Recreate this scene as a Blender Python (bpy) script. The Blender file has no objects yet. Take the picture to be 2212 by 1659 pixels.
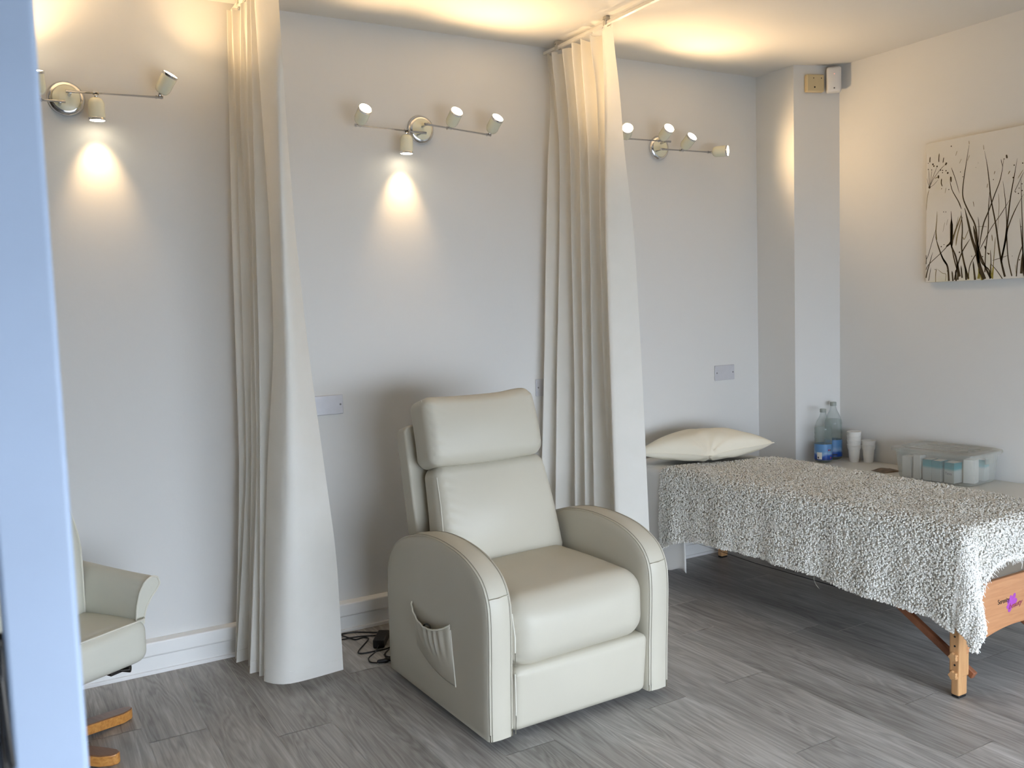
import bpy, bmesh, math, random
import numpy as np
from mathutils import Vector, Matrix, noise

random.seed(7)
RNG = np.random.default_rng(11)
scn = bpy.context.scene
COL = scn.collection
PI = math.pi
CEIL = 2.673      # ceiling height
YB = 3.781        # back wall plane
XR = 4.113        # right wall plane
YF = -0.97        # front wall, outer face
YFI = -0.85       # front wall, inner face
YD = 0.45         # face of the door beside the camera
XL = -3.2         # left wall plane

# ------------------------------------------------------------------ colour
def lin(c):
    c = c / 255.0
    return c / 12.92 if c <= 0.04045 else ((c + 0.055) / 1.055) ** 2.4
def rgb(r, g, b):
    return (lin(r), lin(g), lin(b), 1.0)

# ------------------------------------------------------------------ materials
def new_mat(name):
    m = bpy.data.materials.new(name); m.use_nodes = True
    nt = m.node_tree
    return m, nt, nt.nodes['Principled BSDF'], nt.nodes['Material Output']
def setp(b, **k):
    for key, v in k.items():
        b.inputs[key.replace('_', ' ')].default_value = v
def coord(nt, scale=(1, 1, 1), kind='Object'):
    tc = nt.nodes.new('ShaderNodeTexCoord'); mp = nt.nodes.new('ShaderNodeMapping')
    mp.inputs['Scale'].default_value = scale
    nt.links.new(tc.outputs[kind], mp.inputs['Vector'])
    return mp.outputs['Vector']
def tex_noise(nt, vec, scale, detail=3, rough=0.5, dist=0.0):
    n = nt.nodes.new('ShaderNodeTexNoise')
    n.inputs['Scale'].default_value = scale; n.inputs['Detail'].default_value = detail
    n.inputs['Roughness'].default_value = rough; n.inputs['Distortion'].default_value = dist
    nt.links.new(vec, n.inputs['Vector'])
    return n.outputs['Fac']
def ramp(nt, fac, stops):
    r = nt.nodes.new('ShaderNodeValToRGB')
    cr = r.color_ramp
    while len(cr.elements) < len(stops): cr.elements.new(0.5)
    for e, (p, c) in zip(cr.elements, stops):
        e.position = p; e.color = c
    nt.links.new(fac, r.inputs['Fac'])
    return r.outputs['Color']
def bump(nt, b, h, strength=0.2, dist=0.01):
    n = nt.nodes.new('ShaderNodeBump')
    n.inputs['Strength'].default_value = strength; n.inputs['Distance'].default_value = dist
    nt.links.new(h, n.inputs['Height']); nt.links.new(n.outputs['Normal'], b.inputs['Normal'])
def simple(name, col, rough=0.5, metal=0.0, var=0.0, vs=8.0, bs=0.0, bscale=60.0, bd=0.002, spec=0.5, scale=(1, 1, 1)):
    m, nt, b, o = new_mat(name)
    setp(b, Base_Color=col, Roughness=rough, Metallic=metal)
    b.inputs['Specular IOR Level'].default_value = spec
    v = coord(nt, scale)
    if var > 0:
        f = tex_noise(nt, v, vs, 4)
        lo = tuple(x * (1 - var) for x in col[:3]) + (1,); hi = tuple(min(1, x * (1 + var)) for x in col[:3]) + (1,)
        nt.links.new(ramp(nt, f, [(0.3, lo), (0.7, hi)]), b.inputs['Base Color'])
    if bs > 0:
        bump(nt, b, tex_noise(nt, v, bscale, 2), bs, bd)
    return m

M = {}
M['wall'] = simple('wall_paint', rgb(218, 217, 214), 0.85, bs=0.12, bscale=45, bd=0.003, spec=0.2)
M['wall_grey'] = simple('low_bounce_wall_grey', rgb(132, 124, 112), 0.9, var=0.02)  # for the unseen walls, darkened to cut daylight bouncing back
M['ceiling'] = simple('ceiling_paint', rgb(216, 213, 207), 0.9, bs=0.1, bscale=30, bd=0.003, spec=0.2)
M['gloss'] = simple('white_gloss_paint', rgb(235, 234, 231), 0.35, var=0.01, bs=0.05, bscale=20)
M['door_blue'] = simple('pale_blue_door_paint', rgb(172, 188, 212), 0.5, var=0.05, vs=9, bs=0.1, bscale=12)
M['leather'] = simple('stone_leather', rgb(194, 188, 172), 0.45, var=0.015, vs=5, bs=0.16, bscale=380, bd=0.0006, spec=0.4)
M['leather_dark'] = simple('leather_seam', rgb(150, 146, 132), 0.55, var=0.03)
M['piping'] = simple('leather_piping', rgb(214, 210, 196), 0.4, var=0.02)
M['cream_leather'] = simple('cream_leather', rgb(207, 205, 192), 0.38, var=0.02, vs=6, bs=0.14, bscale=300, bd=0.0006)
M['chrome'] = simple('chrome', (0.75, 0.75, 0.76, 1), 0.13, 1.0, var=0.02)
M['brushed'] = simple('satin_metal_plate', rgb(200, 200, 205), 0.42, 0.15, var=0.03, vs=30)
M['steel_dark'] = simple('dark_steel', (0.06, 0.055, 0.05, 1), 0.4, 0.8, var=0.05)
M['cream_paint'] = simple('cream_enamel', rgb(236, 233, 208), 0.25, var=0.015)
M['black'] = simple('black_plastic', (0.012, 0.011, 0.011, 1), 0.45, var=0.1)
M['screw'] = simple('screw_metal', (0.25, 0.25, 0.26, 1), 0.35, 0.9, var=0.05)
M['sheet'] = simple('white_sheet', rgb(222, 220, 216), 0.9, var=0.015, bs=0.15, bscale=300, bd=0.0008, spec=0.1)
M['pillow'] = simple('ivory_cotton', rgb(238, 231, 212), 0.85, var=0.015, bs=0.2, bscale=260, bd=0.0008, spec=0.15)
M['pad'] = simple('taupe_vinyl', rgb(120, 110, 96), 0.6, var=0.04)
M['foam'] = simple('white_foam_plastic', rgb(232, 230, 224), 0.6, var=0.02, bs=0.1, bscale=250)
M['tabletop'] = simple('white_laminate', rgb(214, 210, 200), 0.3, var=0.01)
M['beige_box'] = simple('aged_cream_plastic', rgb(198, 180, 142), 0.4, var=0.03)
M['grey_white'] = simple('grey_white_plastic', rgb(214, 214, 214), 0.4, var=0.02)
M['hole'] = simple('dark_hole', (0.01, 0.009, 0.008, 1), 0.8, var=0.05)
M['ink_black'] = simple('black_ink', (0.012, 0.01, 0.01, 1), 0.6, var=0.05)
M['ink_purple'] = simple('purple_ink', rgb(168, 74, 176), 0.6, var=0.1, vs=60)
M['ink_pink'] = simple('maroon_ink', rgb(150, 60, 92), 0.6, var=0.05)
M['ink_grey'] = simple('grey_ink', rgb(90, 90, 90), 0.6, var=0.05)
M['paper'] = simple('white_card', rgb(222, 218, 210), 0.7, var=0.02)
M['grass_ink'] = simple('sepia_print', rgb(62, 48, 22), 0.8, var=0.35, vs=25)
M['grass_ink_pale'] = simple('pale_sepia_print', rgb(128, 114, 74), 0.8, var=0.25, vs=25)
M['grass_ink_olive'] = simple('olive_print', rgb(150, 138, 58), 0.8, var=0.25, vs=25)
M['pavement'] = simple('pavement_concrete', rgb(160, 160, 158), 0.9, var=0.1, vs=3, bs=0.3, bscale=30)
M['plastic_grey'] = simple('rail_grey', rgb(186, 181, 170), 0.35, 0.3, var=0.03)
M['rail_white'] = simple('rail_white', rgb(220, 216, 208), 0.3, var=0.02)
M['leaflet'] = simple('brown_leaflet', rgb(110, 90, 70), 0.6, var=0.5, vs=30)

def mat_canvas():
    m, nt, b, o = new_mat('canvas_ground')
    v = coord(nt)
    f = tex_noise(nt, v, 3.0, 3)
    nt.links.new(ramp(nt, f, [(0.35, rgb(219, 214, 205)), (0.6, rgb(215, 210, 199)), (0.8, rgb(212, 207, 180))]), b.inputs['Base Color'])
    setp(b, Roughness=0.8)
    bump(nt, b, tex_noise(nt, v, 600, 2), 0.1, 0.0005)
    return m
M['canvas'] = mat_canvas()

def mat_curtain():
    m, nt, b, o = new_mat('cream_curtain_cotton')
    v = coord(nt)
    f = tex_noise(nt, v, 9.0, 3)
    c = ramp(nt, f, [(0.3, rgb(243, 240, 232)), (0.7, rgb(246, 243, 236))])
    nt.links.new(c, b.inputs['Base Color'])
    setp(b, Roughness=0.9); b.inputs['Specular IOR Level'].default_value = 0.1
    bump(nt, b, tex_noise(nt, v, 500, 2), 0.12, 0.0008)
    t = nt.nodes.new('ShaderNodeBsdfTranslucent'); nt.links.new(c, t.inputs['Color'])
    mx = nt.nodes.new('ShaderNodeMixShader'); mx.inputs[0].default_value = 0.30
    nt.links.new(b.outputs[0], mx.inputs[1]); nt.links.new(t.outputs[0], mx.inputs[2])
    nt.links.new(mx.outputs[0], o.inputs['Surface'])
    return m
M['curtain'] = mat_curtain()

def mat_wood(name, c1, c2, c3, sc=(1, 12, 12), rough=0.45):
    m, nt, b, o = new_mat(name)
    v = coord(nt, sc)
    f = tex_noise(nt, v, 6.0, 6, 0.6, 0.6)
    nt.links.new(ramp(nt, f, [(0.25, c1), (0.5, c2), (0.75, c3)]), b.inputs['Base Color'])
    setp(b, Roughness=rough)
    bump(nt, b, f, 0.08, 0.002)
    return m
M['beech'] = mat_wood('beech_wood', rgb(178, 122, 82), rgb(192, 137, 95), rgb(204, 150, 108), (1, 10, 14))
M['beech_leg'] = mat_wood('beech_leg_wood', rgb(178, 132, 88), rgb(192, 146, 100), rgb(204, 160, 112), (12, 12, 1))
M['brace_wood'] = mat_wood('reddish_brace_wood', rgb(118, 72, 48), rgb(140, 88, 60), rgb(156, 100, 70), (8, 2, 2))
M['oak'] = mat_wood('varnished_oak', rgb(168, 108, 52), rgb(196, 136, 70), rgb(214, 158, 88), (2, 14, 14), 0.3)
M['oak_top'] = mat_wood('dark_varnished_top', rgb(112, 76, 50), rgb(130, 90, 62), rgb(142, 100, 70), (2, 14, 14), 0.3)

def mat_floor():
    m, nt, b, o = new_mat('grey_oak_laminate')
    N, L = nt.nodes, nt.links
    tc = N.new('ShaderNodeTexCoord')
    at = N.new('ShaderNodeAttribute'); at.attribute_name = 'pid'
    # shift the grain by a per-plank amount
    mul = N.new('ShaderNodeVectorMath'); mul.operation = 'MULTIPLY'; mul.inputs[1].default_value = (37.0, 91.0, 17.0)
    L.new(at.outputs['Vector'], mul.inputs[0])
    add = N.new('ShaderNodeVectorMath'); add.operation = 'ADD'
    L.new(tc.outputs['Object'], add.inputs[0]); L.new(mul.outputs[0], add.inputs[1])
    def mapped(s):
        mp = N.new('ShaderNodeMapping'); mp.inputs['Scale'].default_value = s
        L.new(add.outputs[0], mp.inputs['Vector']); return mp.outputs['Vector']
    fine = tex_noise(nt, mapped((130, 3.2, 1)), 1.0, 9, 0.62, 0.9)
    mid = tex_noise(nt, mapped((20, 1.5, 1)), 1.0, 8, 0.62, 0.5)
    broad = tex_noise(nt, mapped((6, 1.1, 1)), 1.0, 3, 0.5, 0.4)
    fig = tex_noise(nt, mapped((7.5, 0.85, 1)), 1.0, 4, 0.45, 0.3)
    m1 = N.new('ShaderNodeMath'); m1.operation = 'MULTIPLY'; m1.inputs[1].default_value = 115.0; L.new(fig, m1.inputs[0])
    m2 = N.new('ShaderNodeMath'); m2.operation = 'SINE'; L.new(m1.outputs[0], m2.inputs[0])
    m3 = N.new('ShaderNodeMath'); m3.operation = 'MULTIPLY_ADD'; m3.inputs[1].default_value = 0.5; m3.inputs[2].default_value = 0.5; L.new(m2.outputs[0], m3.inputs[0])
    kn = tex_noise(nt, mapped((8, 2.6, 1)), 1.0, 3, 0.6, 0.5)
    def mixv(a, bb, fac):
        mx = N.new('ShaderNodeMix'); mx.data_type = 'FLOAT'; mx.inputs[0].default_value = fac
        L.new(a, mx.inputs[2]); L.new(bb, mx.inputs[3]); return mx.outputs[0]
    h = mixv(fine, mid, 0.5)
    h = mixv(h, broad, 0.30)
    h = mixv(h, m3.outputs[0], 0.075)
    c = ramp(nt, h, [(0.33, rgb(112, 108, 104)), (0.44, rgb(150, 146, 142)), (0.54, rgb(174, 171, 167)), (0.67, rgb(206, 204, 201))])
    dark = ramp(nt, kn, [(0.64, (1, 1, 1, 1)), (0.78, (0.66, 0.64, 0.62, 1))])
    mm = N.new('ShaderNodeMix'); mm.data_type = 'RGBA'; mm.blend_type = 'MULTIPLY'; mm.inputs[0].default_value = 0.8
    L.new(c, mm.inputs[6]); L.new(dark, mm.inputs[7])
    sep = N.new('ShaderNodeSeparateXYZ'); L.new(at.outputs['Vector'], sep.inputs[0])
    tone = N.new('ShaderNodeMapRange'); tone.inputs[3].default_value = 0.84; tone.inputs[4].default_value = 1.1
    L.new(sep.outputs[0], tone.inputs[0])
    vm = N.new('ShaderNodeVectorMath'); vm.operation = 'SCALE'
    L.new(mm.outputs[2], vm.inputs[0]); L.new(tone.outputs[0], vm.inputs['Scale'])
    L.new(vm.outputs[0], b.inputs['Base Color'])
    rr = N.new('ShaderNodeMapRange'); rr.inputs[3].default_value = 0.38; rr.inputs[4].default_value = 0.55
    L.new(h, rr.inputs[0]); L.new(rr.outputs[0], b.inputs['Roughness'])
    bump(nt, b, h, 0.05, 0.001)
    return m
M['floor'] = mat_floor()
M['joint'] = simple('plank_joint', rgb(214, 210, 204), 0.6, var=0.05)

def mat_blanket():
    m, nt, b, o = new_mat('boucle_yarn')
    at = nt.nodes.new('ShaderNodeAttribute'); at.attribute_name = 'tone'
    nt.links.new(ramp(nt, at.outputs['Fac'], [(0.0, rgb(160, 154, 142)), (0.35, rgb(216, 211, 200)), (1.0, rgb(248, 246, 240))]), b.inputs['Base Color'])
    setp(b, Roughness=0.75); b.inputs['Specular IOR Level'].default_value = 0.25
    return m
M['boucle'] = mat_blanket()

def glassy(name, col, amount, rough=0.1):
    """thin clear plastic: mostly see-through with a milky body and a sharp sheen"""
    m, nt, b, o = new_mat(name)
    f = tex_noise(nt, coord(nt), 14.0, 2)
    nt.links.new(ramp(nt, f, [(0.3, col), (0.7, tuple(min(1, x * 1.04) for x in col[:3]) + (1,))]), b.inputs['Base Color'])
    setp(b, Roughness=rough)
    t = nt.nodes.new('ShaderNodeBsdfTransparent'); t.inputs['Color'].default_value = (0.97, 0.98, 0.98, 1)
    lw = nt.nodes.new('ShaderNodeLayerWeight'); lw.inputs['Blend'].default_value = 0.25
    mr = nt.nodes.new('ShaderNodeMapRange'); mr.inputs[3].default_value = amount; mr.inputs[4].default_value = min(1, amount + 0.45)
    nt.links.new(lw.outputs['Facing'], mr.inputs[0])
    mx = nt.nodes.new('ShaderNodeMixShader'); nt.links.new(mr.outputs[0], mx.inputs[0])
    nt.links.new(t.outputs[0], mx.inputs[1]); nt.links.new(b.outputs[0], mx.inputs[2])
    nt.links.new(mx.outputs[0], o.inputs['Surface'])
    return m
M['bottle'] = glassy('clear_bottle_plastic', rgb(158, 168, 162), 0.12, 0.08)
M['water'] = glassy('water_body', rgb(140, 152, 146), 0.16, 0.05)
M['storage'] = glassy('clear_storage_plastic', rgb(214, 214, 208), 0.12, 0.15)
M['lid_plastic'] = glassy('frosted_lid_plastic', rgb(190, 187, 178), 0.26, 0.2)

def mat_emit(name, col, s):
    m, nt, b, o = new_mat(name)
    f = tex_noise(nt, coord(nt), 20, 1)
    nt.links.new(ramp(nt, f, [(0.0, col), (1.0, col)]), b.inputs['Emission Color'])
    b.inputs['Emission Strength'].default_value = s
    setp(b, Base_Color=(0.8, 0.8, 0.8, 1))
    return m
M['bulb'] = mat_emit('lamp_glow', (1.0, 0.86, 0.62, 1), 30.0)
M['red_led'] = mat_emit('red_led', (1.0, 0.08, 0.04, 1), 2.0)

def mat_label(name, seed):
    # bottle wrap: pale blue sky over a darker blue sea
    m, nt, b, o = new_mat(name)
    N, L = nt.nodes, nt.links
    tc = N.new('ShaderNodeTexCoord'); sp = N.new('ShaderNodeSeparateXYZ'); L.new(tc.outputs['Object'], sp.inputs[0])
    mp = N.new('ShaderNodeMapping'); mp.inputs['Location'].default_value = (seed, 0, 0); L.new(tc.outputs['Object'], mp.inputs['Vector'])
    n = tex_noise(nt, mp.outputs['Vector'], 22, 4)
    mr = N.new('ShaderNodeMapRange'); mr.inputs[1].default_value = 0.012; mr.inputs[2].default_value = 0.105
    L.new(sp.outputs['Z'], mr.inputs[0])
    mt = N.new('ShaderNodeMath'); mt.operation = 'MULTIPLY_ADD'; mt.inputs[1].default_value = 0.5; 
    L.new(n, mt.inputs[0])
    sub = N.new('ShaderNodeMath'); sub.operation = 'SUBTRACT'; sub.inputs[1].default_value = 0.25
    L.new(mr.outputs[0], sub.inputs[0]); L.new(sub.outputs[0], mt.inputs[2])
    L.new(ramp(nt, mt.outputs[0], [(0.0, rgb(18, 48, 120)), (0.28, rgb(24, 78, 168)), (0.42, rgb(140, 172, 205)), (0.6, rgb(96, 142, 190)), (1.0, rgb(92, 140, 190))]), b.inputs['Base Color'])
    setp(b, Roughness=0.3)
    return m
M['label_a'] = mat_label('blue_label', 3.1)
M['label_b'] = mat_label('deep_blue_label', 8.4)

def mat_carton():
    m, nt, b, o = new_mat('teal_and_white_carton')
    N, L = nt.nodes, nt.links
    tc = N.new('ShaderNodeTexCoord'); sp = N.new('ShaderNodeSeparateXYZ'); L.new(tc.outputs['Generated'], sp.inputs[0])
    n = tex_noise(nt, tc.outputs['Object'], 30, 2)
    a = N.new('ShaderNodeMath'); a.operation = 'MULTIPLY_ADD'; a.inputs[1].default_value = 0.06
    L.new(n, a.inputs[0]); L.new(sp.outputs['Z'], a.inputs[2])
    L.new(ramp(nt, a.outputs[0], [(0.0, rgb(205, 205, 200)), (0.60, rgb(200, 204, 202)), (0.74, rgb(70, 160, 168)), (0.95, rgb(24, 128, 140)), (1.0, rgb(24, 128, 140))]), b.inputs['Base Color'])
    setp(b, Roughness=0.5)
    return m
M['carton'] = mat_carton()

# ------------------------------------------------------------------ mesh helpers
def tagit(o, label=None, cat=None, group=None, kind=None):
    if label: o['label'] = label
    if cat: o['category'] = cat
    if group: o['group'] = group
    if kind: o['kind'] = kind
    return o
def empty(name, loc=(0, 0, 0), rz=0.0, label=None, cat=None, group=None):
    o = bpy.data.objects.new(name, None); COL.objects.link(o)
    o.location = loc; o.rotation_euler = (0, 0, rz); o.empty_display_size = 0.05
    return tagit(o, label, cat, group)
def mobj(name, verts, faces, mats, parent=None, smooth=True, mis=None):
    me = bpy.data.meshes.new(name)
    me.from_pydata([tuple(v) for v in verts], [], faces)
    for m in (mats if isinstance(mats, (list, tuple)) else [mats]): me.materials.append(m)
    if mis is not None:
        me.polygons.foreach_set('material_index', mis)
    if smooth: me.polygons.foreach_set('use_smooth', [True] * len(me.polygons))
    me.update()
    o = bpy.data.objects.new(name, me); COL.objects.link(o)
    if parent: o.parent = parent
    return o
def bobj(name, bm, mats, parent=None, smooth=True, bevel=0.0, seg=2, auto=None):
    bmesh.ops.recalc_face_normals(bm, faces=bm.faces)
    me = bpy.data.meshes.new(name); bm.to_mesh(me); bm.free()
    for m in (mats if isinstance(mats, (list, tuple)) else [mats]): me.materials.append(m)
    if smooth: me.polygons.foreach_set('use_smooth', [True] * len(me.polygons))
    o = bpy.data.objects.new(name, me); COL.objects.link(o)
    if parent: o.parent = parent
    if bevel > 0:
        b = o.modifiers.new('bevel', 'BEVEL'); b.width = bevel; b.segments = seg; b.limit_method = 'ANGLE'; b.angle_limit = 0.6
    if smooth and auto is not False:
        me.set_sharp_from_angle(angle=auto or 0.7)
    return o
def box(bm, a, b, mat=0):
    vs = [bm.verts.new((x, y, z)) for x in (a[0], b[0]) for y in (a[1], b[1]) for z in (a[2], b[2])]
    for f in ((0, 1, 3, 2), (4, 6, 7, 5), (0, 4, 5, 1), (2, 3, 7, 6), (0, 2, 6, 4), (1, 5, 7, 3)):
        fc = bm.faces.new([vs[i] for i in f]); fc.material_index = mat
    return vs
def boxo(name, a, b, mat, parent=None, bevel=0.0, seg=2):
    bm = bmesh.new(); box(bm, a, b); return bobj(name, bm, mat, parent, bevel=bevel, seg=seg)
def frame_from(d):
    d = Vector(d).normalized()
    up = Vector((0, 0, 1)) if abs(d.z) < 0.95 else Vector((1, 0, 0))
    x = d.cross(up).normalized(); y = x.cross(d).normalized()
    return x, y, d
def tube(bm, pts, r, seg=8, mat=0, caps=True, closed=False):
    pts = [Vector(p) for p in pts]; n = len(pts)
    rings = []
    t0 = None; xprev = None
    for i, p in enumerate(pts):
        if closed: t = (pts[(i + 1) % n] - pts[i - 1])
        else: t = pts[min(i + 1, n - 1)] - pts[max(i - 1, 0)]
        t.normalize()
        if xprev is None: x, y, _ = frame_from(t)
        else:
            x = xprev - t * xprev.dot(t)
            if x.length < 1e-6: x, y, _ = frame_from(t)
            x.normalize(); y = t.cross(x)
        xprev = x
        rr = r[i] if isinstance(r, (list, tuple)) else r
        rings.append([bm.verts.new(p + x * rr * math.cos(2 * PI * k / seg) + y * rr * math.sin(2 * PI * k / seg)) for k in range(seg)])
    m = n if closed else n - 1
    for i in range(m):
        a, b = rings[i], rings[(i + 1) % n]
        for k in range(seg):
            f = bm.faces.new((a[k], a[(k + 1) % seg], b[(k + 1) % seg], b[k])); f.material_index = mat
    if caps and not closed:
        for ring in (rings[0], rings[-1]):
            f = bm.faces.new(ring); f.material_index = mat
def lathe(bm, prof, seg=24, axis=(0, 0, 1), org=(0, 0, 0), mat=0, cap0=True, cap1=True):
    x, y, d = frame_from(axis); o = Vector(org); rings = []
    for (r, h) in prof:
        rings.append([bm.verts.new(o + d * h + (x * math.cos(2 * PI * k / seg) + y * math.sin(2 * PI * k / seg)) * max(r, 1e-5)) for k in range(seg)])
    for a, b in zip(rings[:-1], rings[1:]):
        for k in range(seg):
            f = bm.faces.new((a[k], a[(k + 1) % seg], b[(k + 1) % seg], b[k])); f.material_index = mat
    if cap0: bm.faces.new(rings[0]).material_index = mat
    if cap1: bm.faces.new(rings[-1]).material_index = mat
def catmull(P, sub):
    P = [np.array(p, float) for p in P]; n = len(P); out = []
    for i in range(n - 1):
        p0 = P[max(i - 1, 0)]; p1 = P[i]; p2 = P[i + 1]; p3 = P[min(i + 2, n - 1)]
        for s in range(sub):
            t = s / sub
            out.append(0.5 * ((2 * p1) + (-p0 + p2) * t + (2 * p0 - 5 * p1 + 4 * p2 - p3) * t * t + (-p0 + 3 * p1 - 3 * p2 + p3) * t ** 3))
    out.append(P[-1]); return out
def prism(bm, prof, fn0, fn1, mat=0):
    """closed profile (list of 2D points) extruded between two placements"""
    a = [bm.verts.new(fn0(p)) for p in prof]; b = [bm.verts.new(fn1(p)) for p in prof]; n = len(prof)
    for i in range(n):
        bm.faces.new((a[i], a[(i + 1) % n], b[(i + 1) % n], b[i])).material_index = mat
    bm.faces.new(a).material_index = mat; bm.faces.new(list(reversed(b))).material_index = mat
def puff(name, size, r, mat, parent, n=(24, 16, 12), crown=(0, 0, 0), fn=None, crown_pow=1.0):
    """upholstered block: rounded box centred on the origin with crowned faces, then bent by fn"""
    hx, hy, hz = [s / 2 for s in size]
    verts = []; idx = {}; faces = []
    nx, ny, nz = n
    def warp(u):   # more points near the edges
        return math.sin(u * PI / 2) * 0.5 + u * 0.5
    def V(i, j, k):
        key = (i, j, k)
        if key in idx: return idx[key]
        u, v, w = warp(2 * i / nx - 1), warp(2 * j / ny - 1), warp(2 * k / nz - 1)
        p = Vector((u * hx, v * hy, w * hz))
        q = Vector((max(-hx + r, min(hx - r, p.x)), max(-hy + r, min(hy - r, p.y)), max(-hz + r, min(hz - r, p.z))))
        d = p - q
        if d.length > 1e-9: p = q + d.normalized() * min(r, d.length if d.length < r else r)
        c1 = lambda a, b: (max(0, 1 - a * a) * max(0, 1 - b * b)) ** (crown_pow * 1.7)
        if j in (0, ny): p.y += (1 if j else -1) * crown[1] * c1(u, w)
        if k in (0, nz): p.z += (1 if k else -1) * crown[2] * c1(u, v)
        if i in (0, nx): p.x += (1 if i else -1) * crown[0] * c1(v, w)
        if fn: p = Vector(fn(p, u, v, w))
        idx[key] = len(verts); verts.append(p); return idx[key]
    for i in range(nx):
        for j in range(ny):
            for k in (0, nz):
                q = [V(i, j, k), V(i + 1, j, k), V(i + 1, j + 1, k), V(i, j + 1, k)]
                faces.append(q if k else q[::-1])
    for i in range(nx):
        for k in range(nz):
            for j in (0, ny):
                q = [V(i, j, k), V(i + 1, j, k), V(i + 1, j, k + 1), V(i, j, k + 1)]
                faces.append(q[::-1] if j else q)
    for j in range(ny):
        for k in range(nz):
            for i in (0, nx):
                q = [V(i, j, k), V(i, j + 1, k), V(i, j + 1, k + 1), V(i, j, k + 1)]
                faces.append(q if i else q[::-1])
    return mobj(name, verts, faces, mat, parent)
def struct(o):
    o['kind'] = 'structure'; return o
def text_obj(name, body, size, mat, parent, mtx, ext=0.0003, xs=1.0, shear=0.0):
    cu = bpy.data.curves.new(name, 'FONT'); cu.body = body; cu.size = size; cu.extrude = ext; cu.shear = shear
    cu.space_character = xs
    t = bpy.data.objects.new(name, cu); COL.objects.link(t)
    dg = bpy.context.evaluated_depsgraph_get()
    me = bpy.data.meshes.new_from_object(t.evaluated_get(dg)); me.name = name
    me.materials.clear(); me.materials.append(mat)
    bpy.data.objects.remove(t)
    o = bpy.data.objects.new(name, me); COL.objects.link(o)
    if parent: o.parent = parent
    o.matrix_local = mtx
    return o

# ------------------------------------------------------------------ the room
# floor: planks running front to back, each plank a face with its own grain seed
def make_floor():
    verts, faces, mi, pid = [], [], [], []
    def quad(x0, x1, y0, y1, z, m, p):
        i = len(verts); verts.extend([(x0, y0, z), (x1, y0, z), (x1, y1, z), (x0, y1, z)])
        faces.append((i, i + 1, i + 2, i + 3)); mi.append(m); pid.extend([p] * 4)
    joints = {0: 2.405, 1: 2.873, 2: 1.93, 3: 2.632, -2: 2.40, -5: 2.39, -1: 3.16, -3: 2.86, -4: 3.28, -8: 2.93, -7: 2.1, -6: 3.3}
    w = 0.1895; Lp = 1.26
    quad(XL, XR, YFI, YB, -0.0012, 1, (0, 0, 0))
    k0 = int((XL - 2.267) // w); k1 = int((XR - 2.267) // w)
    for k in range(k0, k1 + 1):
        x0 = max(2.267 + k * w, XL); x1 = min(2.267 + (k + 1) * w, XR)
        j = joints.get(k, 1.3 + random.random() * Lp)
        y = j - 4 * Lp
        while y < YB:
            a = max(y, YFI); b = min(y + Lp, YB)
            if b - a > 0.002:
                quad(x0 + 0.0005, x1 - 0.0005, a + 0.0014, b - 0.0014, 0.0, 0, (random.random(), random.random(), random.random()))
            y += Lp
    me = bpy.data.meshes.new('floor'); me.from_pydata(verts, [], faces)
    me.materials.append(M['floor']); me.materials.append(M['joint']); me.polygons.foreach_set('material_index', mi)
    a = me.attributes.new('pid', 'FLOAT_VECTOR', 'POINT'); a.data.foreach_set('vector', np.array(pid, dtype=np.float32).ravel())
    me.update()
    o = bpy.data.objects.new('floor', me); COL.objects.link(o); return struct(o)
make_floor()
T = 0.12
struct(boxo('ceiling', (XL - T, YF, CEIL), (XR + T, YB + T, CEIL + 0.12), M['ceiling']))
struct(boxo('wall_back', (XL - T, YB, -0.05), (XR + T, YB + T, CEIL), M['wall']))
struct(boxo('wall_right', (XR, YF, -0.05), (XR + T, YB, CEIL), M['wall']))
struct(boxo('wall_left', (XL - T, YF, -0.05), (XL, YB, CEIL), M['wall_grey']))
# boxed-in corner
bm = bmesh.new()
pr_ = [(3.855, YB), (3.853, 3.503), (XR, 3.416), (XR, YB)]
prism(bm, pr_, lambda p: (p[0], p[1], 0.0), lambda p: (p[0], p[1], CEIL))
struct(bobj('wall_boxing', bm, M['wall'], smooth=False))
# front wall behind the camera: one wide shop window
DX1 = 0.0272
WX0, WX1, WZ0, WZ1 = 0.15, 3.25, 0.02, 1.38
bm = bmesh.new()
box(bm, (XL, YF, -0.05), (WX0, YFI, CEIL))
box(bm, (WX0, YF, -0.05), (WX1, YFI, WZ0))
box(bm, (WX0, YF, WZ1), (WX1, YFI, CEIL))
box(bm, (WX1, YF, -0.05), (XR, YFI, CEIL))
struct(bobj('wall_front', bm, M['wall_grey'], smooth=False))
bm = bmesh.new()
for x0 in (WX0, 1.80, WX1 - 0.05): box(bm, (x0, YF + 0.03, WZ0), (x0 + 0.05, YF + 0.09, WZ1))
for z0 in (WZ0, WZ1 - 0.05): box(bm, (WX0, YF + 0.031, z0), (WX1, YF + 0.089, z0 + 0.05))
struct(bobj('window_1', bm, M['gloss'], bevel=0.004))
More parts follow.
